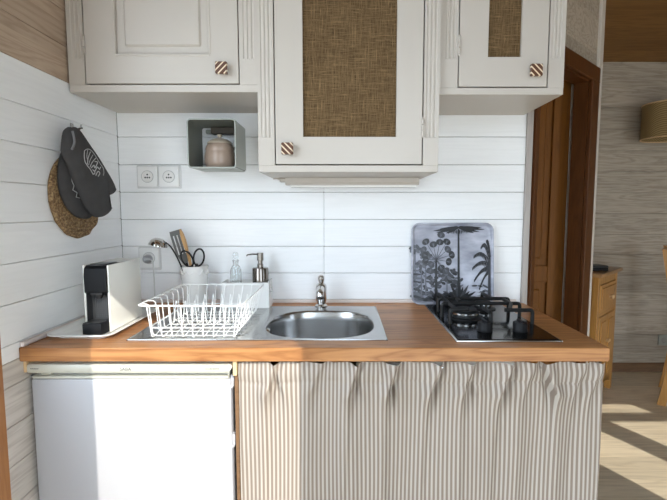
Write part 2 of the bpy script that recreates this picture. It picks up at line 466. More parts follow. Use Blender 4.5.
# ------------------------------------------------------------------ countertop
CT, CB, YC = .90, .860, -.62
SX0, SX1, SY0, SY1 = -.600, .118, -.535, -.105     # cut-out
ct = thing('countertop', 'oiled solid wood countertop running over the fridge and the striped curtain', 'countertop', (-.08, -.3, CB))
t = MB()
t.box(XL+.001, .756, YC, SY0, CB, CT, .0025); t.box(XL+.001, .756, SY1, -.001, CB, CT)
t.box(XL+.001, SX0, SY0, SY1, CB, CT); t.box(SX1, .756, SY0, SY1, CB, CT)
t.build('worktop', M['counter'], ct)
t = MB(); t.box(-.9113, -.9028, -.605, -.3, .823, CB, .001)
t.build('support_cleat', M['pale_wood'], ct)
t = MB(); t.box(-.3115, -.3005, -.609, -.57, .815, CB, .001)
t.build('support_cleat', M['pale_wood'], ct)
o = MB().box(-.3115, -.2985, -.592, -.05, 0, .8145, .001).build('divider_panel', M['skirt_wood'])
o['label'] = 'brown wooden panel in the narrow gap between fridge and striped curtain'; o['category'] = 'panel'
t = MB(); t.box(XL+.001, XR-.02, -.012, 0, CT, .915, .003); t.box(XL, XL+.012, -.615, -.012, CT, .915, .003)
struct(t.build('trim_5', plain('sealing_strip', (.70, .62, .58), .5)))

# ------------------------------------------------------------------ fridge
FX0, FX1, FY = -.902, -.3125, -.585
fr = thing('fridge', 'white under-counter fridge with a cream top strip left of the curtain', 'fridge', (-.605, -.3, 0))
t = MB(); t.box(FX0+.012, FX1-.008, -.53, -.03, .02, .845, .004); t.build('body', M['fridge_white'], fr)
t = MB(); t.box(FX0+.012, FX1-.012, -.572, -.53, .04, .80, .006, 2)
t.prism([(FX0+.004, .03), (FX1-.009, .03), (FX1-.009, .80), (FX0+.004, .80)], 'Y', FY-.012, -.565, .006)
dr = t.build('door', M['fridge_white'], fr, 40)
t = MB(); t.box(FX0+.006, FX1-.016, FY-.010, -.54, .8005, .809, .002); t.build('door_top_edge', M['fridge_cream'], dr, 40)
t = MB()
# rolled top strip
t.prism([(-.53, .849), (FY-.004, .849), (FY-.016, .845), (FY-.019, .838), (FY-.019, .826), (FY-.015, .820), (-.53, .820)], 'X', FX0, FX1-.014)
t.prism([(FX1-.014, .849), (FX1-.006, .847), (FX1-.002, .842), (FX1-.002, .838), (FX1-.014, .820)], 'Y', FY-.019, -.53)
ts = t.build('top_strip', M['fridge_cream'], fr, 35)
t = MB(); t.box(FX0+.014, FX1-.016, FY+.004, -.53, .806, .822); t.build('door_gap', M['fridge_grey'], fr)
for zc_ in (.795, .615):
    t = MB(); t.box(FX1-.011, FX1-.002, FY-.004, -.55, zc_-.020, zc_+.016, .003, 2); t.box(FX1-.013, FX1-.004, FY-.008, -.565, zc_-.026, zc_-.014, .003)
    t.build('hinge', M['fridge_white'], fr, 40)
t = MB(); t.box(FX0+.030, FX0+.060, FY-.008, FY+.01, .811, .818, .003); t.build('latch', M['fridge_cream'], fr, 40)
for sx in (-.83, -.38):
    t = MB(); t.lathe([(0, 0), (.02, 0), (.02, .04), (0, .04)], (sx, -.5, 0), 16); t.build('foot', M['black'], fr)
def text_mesh(name, body, size, parent, x, y, z, mat, rot=(PI/2, 0, 0), align='CENTER', ext=.0003):
    cu = bpy.data.curves.new(name, 'FONT'); cu.body = body; cu.size = size; cu.extrude = ext; cu.align_x = align; cu.align_y = 'CENTER'
    tmp = bpy.data.objects.new('tmp', cu); C.objects.link(tmp)
    bpy.context.view_layer.update()
    me = bpy.data.meshes.new_from_object(tmp.evaluated_get(bpy.context.evaluated_depsgraph_get()))
    bpy.data.objects.remove(tmp); bpy.data.curves.remove(cu)
    from mathutils import Euler
    me.transform(Matrix.Translation(Vector((x, y, z))-BASE[parent.name]) @ Euler(rot).to_matrix().to_4x4())
    me.name = name; me.materials.clear(); me.materials.append(mat)
    o = bpy.data.objects.new(name, me); C.objects.link(o); o.parent = parent; BASE[o.name] = BASE[parent.name].copy()
    return o
text_mesh('lettering', 'SABA', .0140, ts, -.620, FY-.0192, .8325, M['print_grey'])
for xa, xb, zb in ((FX0+.010, FX0+.032, .8355), (-.392, -.352, .8350)):
    t = MB(); x = xa
    while x < xb: w = random.uniform(.0012, .003); t.box(x, x+w, FY-.0194, FY-.019, .8325, zb); x += w+.0012
    t.box(xa, xb, FY-.01925, FY-.019, .8324, .8328); t.build('fine_print', M['print_grey'], ts)
# ------------------------------------------------------------------ striped curtain
cu = thing('striped_curtain', 'beige and cream striped curtain gathered under the counter beside the fridge', 'curtain', (.22, -.59, 0))
CX0, CX1 = -.2965, .752
pleats = [(-.222, .009, .018, 1), (-.165, .010, .007, -1), (-.095, .011, .009, 1), (.012, .009, .022, 1), (.070, .012, .008, -1), (.128, .009, .024, 1), (.165, .010, .010, -1),
          (.243, .009, .026, 1), (.345, .011, .018, 1), (.395, .012, .008, -1), (.447, .010, .024, 1), (.520, .012, .010, 1), (.615, .009, .024, -1), (.660, .010, .012, 1), (.712, .011, .010, 1)]
NU, NZ = 640, 96
def cur_pt(u, v):
    """u along the cloth 0..1, v from the top 0 .. 1"""
    x = CX0+(CX1-CX0)*u
    zt = .852; z = zt-v*.835
    dep = v*.835
    head = math.exp(-(dep/.055)**2)
    low = min(1., dep/.25)
    y = 0.
    dx = 0.
    sc = 0.
    for xc, w, a, sg in pleats:
        xx = xc+sg*(.30*max(0, .095-dep)-.010*min(1, max(0, dep-.095)/.3))+.003*math.sin(9*dep+xc*31)
        q = (x-xx)/w
        fall = .22+.55*math.exp(-(max(0, dep-.095)/.05)**2)+.45*math.exp(-((dep-.085)/.022)**2)
        q2 = q if sg*q > 0 else q*.45          # steep on one flank, soft on the other
        y -= a*fall*math.exp(-q2*q2)
        y += .55*a*fall*math.exp(-((q-sg*1.9)/1.1)**2)
        dx += sg*.006*math.exp(-(dep/.075)**2)*math.exp(-(q/2.5)**2)
        sc += a*math.exp(-((x-xc-sg*.03)/(w*1.1))**2)
    y -= .009*math.sin(x*19+.6+1.2*math.sin(x*7))*low*(.6+.5*math.sin(x*5+1))
    y -= .005*math.sin(x*41+2*math.sin(x*11)+2.5*dep)*low
    y -= .0016*math.sin(x*190+14*dep)*head
    # header pocket: stitched line, small puff above it
    st = .060+.004*math.sin(x*23)
    y += .0035*math.exp(-((dep-st)/.0035)**2)
    y -= .006*math.exp(-((dep-.030)/.022)**2)
    z -= .15*sc*math.exp(-dep/.02)
    z += .0010*math.sin(x*110)*head
    return Vector((x+dx, -.598+y, z))
bm = bmesh.new(); uvl = bm.loops.layers.uv.new('UVMap')
vs = [(j/NZ)**1.25 for j in range(NZ+1)]
mid = [cur_pt(i/NU, .6) for i in range(NU+1)]
arcl = [0.]
for a, b in zip(mid, mid[1:]): arcl.append(arcl[-1]+math.hypot(b.x-a.x, .55*(b.y-a.y)))
g = [[bm.verts.new(cur_pt(i/NU, v)) for i in range(NU+1)] for v in vs]
for j in range(NZ):
    for i in range(NU):
        f = bm.faces.new((g[j][i], g[j+1][i], g[j+1][i+1], g[j][i+1])); f.smooth = True
        for l, (jj, ii) in zip(f.loops, ((j, i), (j+1, i), (j+1, i+1), (j, i+1))):
            l[uvl].uv = (arcl[ii]+.0045*math.sin(9*vs[jj]+ii*.03)*.3, vs[jj])
bmesh.ops.transform(bm, matrix=Matrix.Translation(-BASE[cu.name]), verts=bm.verts)
me = bpy.data.meshes.new('cloth'); bm.to_mesh(me); bm.free(); me.materials.append(M['stripes'])
o = bpy.data.objects.new('cloth', me); C.objects.link(o); o.parent = cu
# turned-back edge at the open end
bm = bmesh.new(); uvl = bm.loops.layers.uv.new('UVMap'); n = 10; mz = 40
g = [[bm.verts.new(Vector((.732+.026*i/n, -.578+.010*math.sin(i/n*PI), .846-.83*(j/mz)))-BASE[cu.name]) for i in range(n+1)] for j in range(mz+1)]
for j in range(mz):
    for i in range(n):
        f = bm.faces.new((g[j][i], g[j+1][i], g[j+1][i+1], g[j][i+1])); f.smooth = True
        for l, (jj, ii) in zip(f.loops, ((j, i), (j+1, i), (j+1, i+1), (j, i+1))): l[uvl].uv = (ii*.0034, jj/mz)
me = bpy.data.meshes.new('turned_edge'); bm.to_mesh(me); bm.free(); me.materials.append(M['stripes'])
o = bpy.data.objects.new('turned_edge', me); C.objects.link(o); o.parent = cu
t = MB(); t.tube([(-.29, -.588, .832), (.735, -.588, .832)], .005, 10); t.build('rod', M['steel'], cu, 40)

# ------------------------------------------------------------------ wall cabinets
def cabinet(name, label, x0, x1, yf, z0, z1, dx0, dx1, dz0, panel, pz0, pil_l, pil_r, knob, kmat, hinge_x, hinge_z, fl_z):
    r = thing(name, label, 'wall cabinet', ((x0+x1)/2, yf/2, z0))
    yb = -.0015; fy = yf+.022
    t = MB()
    t.box(x0, x1, fy, yb, z0, z0+.02); t.box(x0, x0+.018, fy, yb, z0+.02, z1); t.box(x1-.018, x1, fy, yb, z0+.02, z1)
    t.box(x0, x1, fy, yb, z1-.02, z1)
    t.mi = 1; t.box(x0+.018, x1-.018, -.06, -.05, z0+.02, z1-.02); t.box(x0+.018, x1-.018, fy+.02, fy+.024, z0+.02, z1-.02)
    t.build('carcass', [M['cab_white'], M['cab_dark']], r)
    g = .0040
    t = MB(); dz1 = z1-.04
    t.box(x0, x1, yf, fy, z0, dz0-g, .0012, 1); t.box(x0, x1, yf, fy, dz1+g, z1, .0022)
    # fluted stiles: plain foot, grooved shaft
    for a, b, fl in ((x0, dx0-g, pil_l), (dx1+g, x1, pil_r)):
        t.box(a, b, yf, fy, dz0-g, fl_z)
        prof = [(a, fy), (a, yf)]
        for c in fl:
            hw = .0042
            prof += [(c-hw, yf)] + [(c-hw*math.cos(k*PI/6), yf+.0030*math.sin(k*PI/6)) for k in range(1, 6)] + [(c+hw, yf)]
        prof += [(b, yf), (b, fy)]
        t.prism(prof, 'Z', fl_z, dz1+g)
        for c in fl: t.ball((c, yf+.0003, fl_z-.001), .0042, (1, .15, 1.2), 10)
    t.build('face_frame', M['cab_white'], r)
    # door
    t = MB(); px0, px1 = panel; y1 = fy-.001
    t.box(dx0, px0, yf, y1, dz0, dz1, .0005); t.box(px1, dx1, yf, y1, dz0, dz1, .0005)
    t.box(px0-.001, px1+.001, yf+.00005, y1, dz0, pz0, .0005); t.box(px0-.001, px1+.001, yf+.00005, y1, dz1-.05, dz1, .0005)
    if name == 'panelled_wall_cabinet':
        t.box(px0, px1, yf+.010, y1, pz0, dz1-.05)
        t.box(px0+.030, px1-.030, yf+.003, y1, pz0+.029, dz1-.08, .006)
        t.box(px0, px1, yf-.002, yf+.006, pz0-.004, pz0+.005, .002); t.box(px0-.004, px0+.004, yf-.002, yf+.006, pz0, dz1-.05, .002); t.box(px1-.004, px1+.004, yf-.002, yf+.006, pz0, dz1-.05, .002)
    dr = t.build('door', M['cab_white'], r)
    if name != 'panelled_wall_cabinet':
        t = MB(); t.box(px0-.002, px1+.002, yf+.010, yf+.016, pz0-.002, dz1-.048); t.build('burlap_panel', M['burlap'], dr)
    kx, kz = knob
    t = MB(); t.lathe([(.006, yf-.014), (.006, yf)], (kx, 0, kz), 12, 'Y')
    t.box(kx-.019, kx+.019, yf-.027, yf-.013, kz-.019, kz+.019, .002)
    kb = t.build('knob', kmat, dr)
    # move the origin of the knob to its middle, so its inlay runs through it
    off = Vector((kx, yf-.02, kz))-BASE[r.name]
    kb.data.transform(Matrix.Translation(-off)); kb.location = off
    for hz in hinge_z:
        t = MB()
        for k in range(3): t.lathe([(0, hz-.026+k*.018), (.0048, hz-.026+k*.018), (.0048, hz-.010+k*.018), (0, hz-.010+k*.018)], (hinge_x, yf-.004, 0), 12)
        t.ball((hinge_x, yf-.004, hz+.031), .004, seg=10); t.ball((hinge_x, yf-.004, hz-.029), .004, seg=10)
        t.build('hinge', M['cab_white'], dr, 40)
    return r
ZC = 2.30
YA, YM = -.322, -.342
cabinet('panelled_wall_cabinet', 'cream wall cabinet with a solid panelled door, beside the bare wood wall', -.905, -.2785, YA, 1.677, ZC, -.848, -.343, 1.705, (-.749, -.436), 1.796,
        (-.888, -.874, -.860), (-.322, -.308, -.294), (-.394, 1.749), M['knob_up'], -.8495, (1.829,), 1.783)
cabinet('burlap_wall_cabinet', 'largest and lowest cream wall cabinet with a wide burlap door above the sink', -.277, .3195, YM, 1.413, ZC, -.2195, .2645, 1.439, (-.1285, .179), 1.528,
        (-.262, -.249, -.236), (.280, .293, .306), (-.179, 1.487), M['knob_down'], .2665, (1.557,), 1.524)
cabinet('narrow_burlap_wall_cabinet', 'small cream wall cabinet with a narrow burlap door above the gas hob', .3215, .735, YA, 1.669, ZC, .387, .679, 1.695, (.482, .591), 1.790,
        (.346, .358, .370), (.695, .707, .719), (.635, 1.742), M['knob_down'], .3855, (1.825,), 1.783)

ul = thing('under_cabinet_light', 'slim white light bar fixed under the largest cream cabinet', 'light', (.04, -.06, 1.38))
t = MB(); t.prism([(-.085, 1.4125), (-.085, 1.395), (-.078, 1.385), (-.03, 1.385), (-.03, 1.4125)], 'X', -.222, .302); t.build('housing', M['cab_white'], ul)
t = MB(); t.box(-.205, .296, -.082, -.034, 1.376, 1.3855, .003); t.build('diffuser', M['ceramic'], ul)
t = MB(); t.box(-.245, -.222, -.075, -.04, 1.396, 1.4125, .003); t.tube([(-.245, -.055, 1.408), (-.262, -.05, 1.4125), (-.275, -.03, 1.412)], .003, 8); t.build('switch_end', M['cab_white'], ul, 40)

# ------------------------------------------------------------------ cube shelf and jar
sh = thing('cube_shelf', 'small open grey-white metal cube shelf hung on the white back wall', 'shelf', (-.4815, 0, 1.442))
X0, X1, Z0, Z1 = -.571, -.392, 1.442, 1.621
outer = rrect(X0, X1, Z0, Z1, .012, 5); inner = rrect(X0+.004, X1-.004, Z0+.004, Z1-.004, .009, 5)
bm = bmesh.new()
def ring(p, y): return [bm.verts.new((a, y, b)) for a, b in p]
of, inf, ob, ib = ring(outer, -.172), ring(inner, -.172), ring(outer, -.001), ring(inner, -.001)
n = len(outer)
for i in range(n):
    j = (i+1) % n
    for A, B in ((of, inf), (inf, ib), (ib, ob), (ob, of)): bm.faces.new((A[i], A[j], B[j], B[i]))
bmesh.ops.recalc_face_normals(bm, faces=bm.faces[:])
t = MB(); t.bm.free(); t.bm = bm
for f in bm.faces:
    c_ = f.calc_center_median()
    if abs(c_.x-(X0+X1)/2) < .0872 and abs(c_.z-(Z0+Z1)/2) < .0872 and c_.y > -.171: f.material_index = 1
t.build('casing', [M['shelf_metal'], plain('shelf_inside_shade', (.17, .18, .155), .5)], sh, 40)  # inside faces coloured darker to carry the shade of the enclosed box
t = MB(); t.box(-.520, X1-.006, -.045, -.002, 1.588, 1.614, .002); t.build('dark_bar', M['dark_brown'], sh)  # dark brown bar across the upper back of the cube
t = MB(); t.box(-.548, -.522, -.02, -.002, 1.592, 1.608, .003); t.build('bracket', M['shelf_metal'], sh)
jr = thing('stoneware_jar', 'lidded brown stoneware jar with a side ear inside the cube shelf', 'jar', (-.474, -.085, 1.447))
cj = (-.474, -.085, 1.4465)
t = MB(); t.lathe([(0, 0), (.048, 0), (.054, .008), (.0575, .025), (.0575, .045), (.055, .062), (.053, .068), (.0545, .071), (.052, .082), (.046, .094), (.044, .096), (0, .096)], cj, 48)
t.build('body', M['stoneware'], jr, 50)
t = MB(); t.lathe([(.047, .0945), (.048, .0975), (.044, .103), (.030, .112), (.012, .117), (.006, .119), (.006, .122), (.010, .126), (.009, .131), (0, .133)], cj, 40); t.build('lid', M['stoneware_lid'], jr, 50)
t = MB(); t.tube(smooth_open([(-.422, -.075, 1.527), (-.408, -.073, 1.527), (-.403, -.072, 1.512), (-.406, -.072, 1.488), (-.418, -.075, 1.482)]), .0058, 10); t.build('ear', M['dark_brown'], jr, 50)

# ------------------------------------------------------------------ sockets
def socket_face(t_par, cx, cz, y):
    t = MB(); t.prism(rrect(cx-.040, cx+.040, cz-.040, cz+.040, .004, 3), 'Y', y-.011, y, .0015); p = t.build('frame', M['socket_white'], t_par, 40)
    t = MB(); t.lathe([(.0228, y-.0105), (.0228, y-.0125), (.0215, y-.0135), (.0198, y-.0125), (.0195, y-.0112), (.0, y-.0112)], (cx, 0, cz), 32, 'Y'); q = t.build('insert', M['ceramic'], p, 40)
    t = MB(); t.lathe([(.0228, y-.0111), (.0246, y-.0111), (.0246, y-.0116), (.0228, y-.0116)], (cx, 0, cz), 32, 'Y', True); t.build('seam', M['plug_grey'], p, 40)
    t = MB()
    for ox, oz in ((-.0085, -.004), (.0085, -.004), (0, -.004), (.0, .008)):
        t.lathe([(0, y-.0116), (.0034, y-.0116), (.0034, y-.0110)], (cx+ox, 0, cz+oz), 12, 'Y')
    t.build('pin_hole', M['dark_grey'], q)
ds = thing('double_wall_socket', 'white double wall socket on the boards left of the cube shelf', 'socket', (-.747, 0, 1.378))
t = MB(); t.prism(rrect(-.838, -.656, 1.374, 1.469, .005, 3), 'Y', -.003, 0, .001); t.build('backplate', M['back_plate'], ds, 40)
socket_face(ds, -.791, 1.422, -.003); socket_face(ds, -.704, 1.422, -.003)
ss = thing('wall_socket', 'white single wall socket behind the coffee machine and ladle', 'socket', (-.797, 0, 1.04))
t = MB(); t.prism(rrect(-.845, -.751, 1.038, 1.135, .005, 3), 'Y', -.003, 0, .001); t.build('backplate', M['back_plate'], ss, 40)
socket_face(ss, -.797, 1.089, -.003)

# ------------------------------------------------------------------ placemat and oven mitts on the left wall
pm = MB(); cy_, cz_ = -.317, 1.336; pts = []; rr = []; turns, per = 12.0, 72
rmax = .142
for k in range(int(turns*per)+1):
    a = 2*PI*k/per; rad = .004+(rmax-.004)*k/(turns*per)
    wob = .0004*math.sin(a*9+k*.9)
    pts.append((XL+.009+.0022*math.sin(k*1.15+int(k/per)), cy_+(rad+wob)*math.cos(a), cz_+(rad+wob)*math.sin(a)))
    rr.append(.0066+.0013*math.sin(k*1.15*1.0+int(k/per)*2))
pm.tube(pts, rr, 7)
pm.lathe([(0, XL+.002), (.140, XL+.002), (.140, XL+.008), (0, XL+.008)], (0, cy_, cz_), 48, 'X')
o = pm.build('woven_placemat', M['straw'], None, 60)
o['label'] = 'round woven straw placemat hanging flat on the left wall behind the oven mitts'; o['category'] = 'placemat'
hk = thing('wall_hook', 'small metal hook above the oven mitts on the left wall', 'hook', (XL, -.312, 1.55))
t = MB(); t.box(XL, XL+.004, -.320, -.304, 1.535, 1.578, .001); t.build('plate', M['steel'], hk)
t = MB(); t.tube(smooth_open([(XL+.003, -.312, 1.562), (XL+.018, -.312, 1.556), (XL+.030, -.312, 1.560), (XL+.034, -.312, 1.574)]), .0028, 8); t.build('peg', M['steel'], hk, 50)

def inflate(mb, outline, x0, thick, cuff=()):
    """puffy body from an outline in (y, z); x0 = back plane, grows towards +x"""
    P = smooth_closed(outline, 4); n = len(P)
    area = sum(P[i].x*P[(i+1) % n].y-P[(i+1) % n].x*P[i].y for i in range(n))
    if area < 0: P.reverse()
    nor = []
    for i in range(n):
        d = (P[(i+2) % n]-P[i-2]).normalized(); nor.append(Vector((-d.y, d.x)))
    t = bmesh.new(); rings = []
    for ins, h in ((.004, -.45), (.0008, -.2), (0, 0), (.0010, .22), (.004, .45), (.009, .68), (.015, .86), (.022, 1.0)):
        Q = [P[i]+nor[i]*ins for i in range(n)]
        for _ in range(int(ins*250)): Q = [(Q[i-1]+Q[i]*2+Q[(i+1) % n])/4 for i in range(n)]
        x = x0+thick*(.31+.69*h) if h > 0 else x0+thick*.31*(1+h/.45)
        rings.append([t.verts.new((x, q.x, q.y)) for q in Q])
    for A, B in zip(rings, rings[1:]):
        for i in range(n): t.faces.new((A[i], A[(i+1) % n], B[(i+1) % n], B[i]))
    t.faces.new(rings[0][::-1]); f = t.faces.new(rings[-1])
    bmesh.ops.triangulate(t, faces=[f])
    bmesh.ops.recalc_face_normals(t, faces=t.faces[:])
    mb._merge(t)
m1 = [(-.446, 1.529), (-.428, 1.544), (-.422, 1.545), (-.408, 1.547), (-.396, 1.549), (-.373, 1.535), (-.341, 1.511), (-.308, 1.488), (-.278, 1.466), (-.242, 1.435), (-.204, 1.403), (-.181, 1.372), (-.182, 1.349), (-.212, 1.340), (-.246, 1.334), (-.228, 1.314), (-.212, 1.294), (-.229, 1.274), (-.264, 1.263), (-.303, 1.263), (-.332, 1.279), (-.360, 1.307), (-.385, 1.342), (-.414, 1.385), (-.430, 1.418), (-.450, 1.444), (-.461, 1.464), (-.462, 1.472), (-.456, 1.50)]
m2 = [(-.405, 1.478), (-.385, 1.480), (-.345, 1.44), (-.292, 1.335), (-.266, 1.285), (-.274, 1.262), (-.305, 1.256), (-.360, 1.266), (-.404, 1.298), (-.432, 1.342), (-.436, 1.386), (-.428, 1.435)]
mt = thing('oven_mitt', 'dark grey oven mitt with a white round print, hanging in front', 'oven mitt', (-.86, -.33, 1.26), 'oven mitts on the hook')
t = MB(); inflate(t, m1, -.862, .036); t.build('body', M['mitt'], mt, 50)
t = MB()
t.tube(smooth_open([(-.8275, y, z) for y, z in [(-.450, 1.528), (-.444, 1.514), (-.441, 1.498), (-.447, 1.484), (-.457, 1.472)]]), .0035, 8)
t.build('lining', M['mitt_lining'], mt, 50)
t = MB(); t.tube(smooth_open([(-.850, -.396, 1.540), (-.862, -.355, 1.552), (-.8755, -.312, 1.5615)]), .0026, 8); t.build('hanging_loop', M['mitt'], mt, 50)
t = MB(); xs = -.8256
strokes = [([(-.393, 1.476), (-.374, 1.484), (-.354, 1.482), (-.333, 1.470), (-.310, 1.450), (-.286, 1.432), (-.281, 1.417), (-.286, 1.406)], .0011),
    ([(-.393, 1.476), (-.396, 1.458), (-.393, 1.442), (-.381, 1.430), (-.364, 1.419), (-.350, 1.404)], .0014),
    ([(-.374, 1.481), (-.381, 1.46), (-.375, 1.444)], .0010), ([(-.359, 1.477), (-.374, 1.455), (-.381, 1.434)], .0014), ([(-.344, 1.469), (-.362, 1.451), (-.374, 1.432)], .0010), ([(-.329, 1.46), (-.352, 1.443), (-.366, 1.427)], .0014),
    ([(-.359, 1.425), (-.342, 1.435), (-.337, 1.427), (-.319, 1.447), (-.335, 1.448)], .0018), ([(-.351, 1.42), (-.338, 1.416), (-.323, 1.431), (-.312, 1.426)], .0018),
    ([(-.350, 1.405), (-.339, 1.409), (-.341, 1.418)], .0018), ([(-.334, 1.402), (-.319, 1.417), (-.308, 1.411), (-.32, 1.400)], .0018), ([(-.310, 1.423), (-.301, 1.433)], .0016)]
for st, w in strokes: t.tube(smooth_open([(xs, y, z) for y, z in st]), w, 6)
t.build('print', M['logo_white'], mt, 60)
mt = thing('oven_mitt', 'dark grey oven mitt tucked behind the other mitt, against the straw placemat', 'oven mitt', (-.885, -.35, 1.256), 'oven mitts on the hook')
t = MB(); inflate(t, m2, -.8935, .027); t.build('body', M['mitt'], mt, 50)
t = MB(); t.tube([(-.8655, y-.012, z) for y, z in [(-.393, 1.402), (-.389, 1.377), (-.380, 1.365), (-.388, 1.351), (-.365, 1.343), (-.372, 1.329), (-.346, 1.325)]], .0014, 6); t.build('print', M['logo_white'], mt, 60)

# ------------------------------------------------------------------ coffee machine on its tray
ty = thing('serving_tray', 'white rectangular tray under the coffee machine', 'tray', (-.79, -.36, CT))
def plate_rings(mb, rings):
    t = bmesh.new(); RR = [[t.verts.new((x, y, z)) for x, y in p] for p, z in rings]; n = len(RR[0])
    for A, B in zip(RR, RR[1:]):
        for i in range(n): t.faces.new((A[i], A[(i+1) % n], B[(i+1) % n], B[i]))
    t.faces.new(RR[0][::-1]); t.faces.new(RR[-1]); bmesh.ops.recalc_face_normals(t, faces=t.faces[:]); mb._merge(t)
t = MB()
bx = (-.892, -.688, -.552, -.175)
def rr_(i, r, z): return (rrect(bx[0]+i, bx[1]-i, bx[2]+i, bx[3]-i, r, 6), z)
plate_rings(t, [rr_(.026, .02, .9005), rr_(.024, .02, .904), rr_(.004, .034, .910), rr_(0, .036, .9135), rr_(.001, .035, .9155), rr_(.005, .032, .9155), rr_(.013, .026, .911), rr_(.02, .022, .9095)])
t.build('dish', M['tray_white'], ty, 50)
cm = thing('coffee_machine', 'white and black pod coffee machine standing on the white tray', 'coffee machine', (-.754, -.37, .911))
mx0, mx1, my0, my1, mz0, mz1 = -.795, -.715, -.490, -.275, .911, 1.118
t = MB()
t.box(mx1-.006, mx1, my0, my1, mz0, mz1, .0015, 2); t.box(mx0, mx0+.006, my0, my1, mz0, mz1, .0015, 2)
t.box(mx0+.004, mx1-.004, my0+.09, my1, mz1-.006, mz1-.0005, .001); t.box(mx0+.004, mx1-.004, my1-.006, my1, mz0, mz1-.003)
t.build('shell', M['machine_shell'], cm, 40)
t = MB(); t.prism([(my0+.001, 1.030), (my0-.006, 1.036), (my0-.008, 1.085), (my0-.004, 1.108), (my0+.008, 1.117), (my0+.09, 1.117), (my0+.09, 1.030)], 'X', mx0+.0065, mx1-.0065, 0)
hd = t.build('head', M['matte_black'], cm, 30)
t = MB(); t.prism(arc(mx0+.040, my0+.022, .026, 0, 360, 28)[:-1], 'Z', 1.1165, 1.1205, .0015); t.box(mx0+.016, mx1-.016, my0+.02, my0+.085, 1.1165, 1.120, .0015)
t.build('lever', M['dark_grey'], hd, 40)
t = MB(); t.prism([(my0-.003, 1.026), (my0-.003, 1.035), (my0+.02, 1.035), (my0+.02, 1.026)], 'X', mx0+.022, mx1-.022); t.lathe([(.010, 1.014), (.012, 1.03), (0, 1.03)], (mx0+.04, my0+.012, 0), 20)
t.build('spout', M['black'], hd, 40)
t = MB(); t.box(mx0+.0062, mx0+.008, my0+.002, my0+.03, mz0+.002, 1.031); t.box(mx1-.008, mx1-.0062, my0+.002, my0+.03, mz0+.002, 1.031)
t.box(mx0+.0065, mx1-.0065, my0+.030, my0+.09, mz0+.002, 1.031)
for i in range(9):
    for j in range(15): t.box(mx0+.012+i*.0065, mx0+.0155+i*.0065, my0+.0285, my0+.031, .936+j*.0062, .9395+j*.0062)
t.build('back_grid', M['dark_grey'], cm)
t = MB(); t.prism([(mx0+.0065, my0+.03), (mx0+.0065, my0-.024), (mx0+.012, my0-.036), (mx1-.012, my0-.036), (mx1-.0065, my0-.024), (mx1-.0065, my0+.03)], 'Z', .9115, .944, .002)
dt = t.build('drip_tray', M['matte_black'], cm, 35)
t = MB(); t.lathe([(0, .9443), (.021, .9443), (.023, .9455), (.025, .9455), (.025, .944)], (mx0+.04, my0-.002, 0), 28); t.build('cup_plate', M['dark_grey'], dt, 40)
t = MB(); t.box(mx0+.008, mx1-.008, my1+.0003, my1+.012, mz0+.001, mz1-.02, .008, 2); t.build('water_tank', M['glass'], cm, 40)
t = MB(); t.tube(smooth_open([(-.7760, -.052, 1.084), (-.765, -.056, 1.078), (-.762, -.055, 1.04), (-.763, -.05, .96), (-.760, -.060, .912), (-.74, -.13, .905), (-.745, -.17, .920), (-.75, -.262, .922)], 8), .0026, 8)
cd = t.build('power_cord', M['cable'], cm, 60)
t = MB(); t.lathe([(.017, -.0165), (.018, -.022), (.016, -.040), (.008, -.050), (0, -.051)], (-.797, 0, 1.086), 24, 'Y'); t.box(-.799, -.769, -.056, -.044, 1.080, 1.092, .003)
t.build('plug', M['plug_grey'], cd, 40)

# ------------------------------------------------------------------ sink with drainboard
sk = thing('kitchen_sink', 'stainless steel inset sink with ribbed drainboard set in the countertop', 'sink', (-.25, -.32, CT))
OX0, OX1, OY0, OY1 = -.640, .136, -.552, -.087
BXc, BYc, BA, BB = -.073, -.350, .181, .185
def sup(a, A, B, p=2.7):
    c, s = math.cos(a), math.sin(a)
    return (A*math.copysign(abs(c)**(2/p), c), B*math.copysign(abs(s)**(2/p), s))
NA = 96; XS = -.272      # boundary between drainboard and bowl field
t = bmesh.new()
def orect(a):
    # point on the field rectangle XS..OX1 x OY0..OY1 in direction a
    c, s = math.cos(a), math.sin(a)
    kx = ((OX1-.006-BXc) if c > 0 else (BXc-XS))/max(abs(c), 1e-6); ky = ((OY1-.006-BYc) if s > 0 else (BYc-OY0-.006))/max(abs(s), 1e-6)
    k = min(kx, ky); return (BXc+c*k, BYc+s*k)
rings = []
zt = .9035
angs = [2*PI*i/NA for i in range(NA)]
rings.append([t.verts.new((*orect(a), zt)) for a in angs])
for sc, z in ((1.012, zt), (1.0, zt-.0006), (.985, zt-.004), (.970, zt-.012), (.955, zt-.035), (.935, .795), (.90, .772), (.80, .764), (.5, .761), (.13, .759)):
    rr = []
    for a in angs:
        x, y = sup(a, BA*sc, BB*sc); rr.append(t.verts.new((BXc+x, BYc+y, z)))
    rings.append(rr)
for A, B in zip(rings, rings[1:]):
    for i in range(NA): t.faces.new((A[i], B[i], B[(i+1) % NA], A[(i+1) % NA]))
t.faces.new(rings[-1])
bmesh.ops.recalc_face_normals(t, faces=t.faces[:])
b = MB(); b._merge(t)
b.build('bowl', M['steel_bowl'], sk, 35)
t = MB()
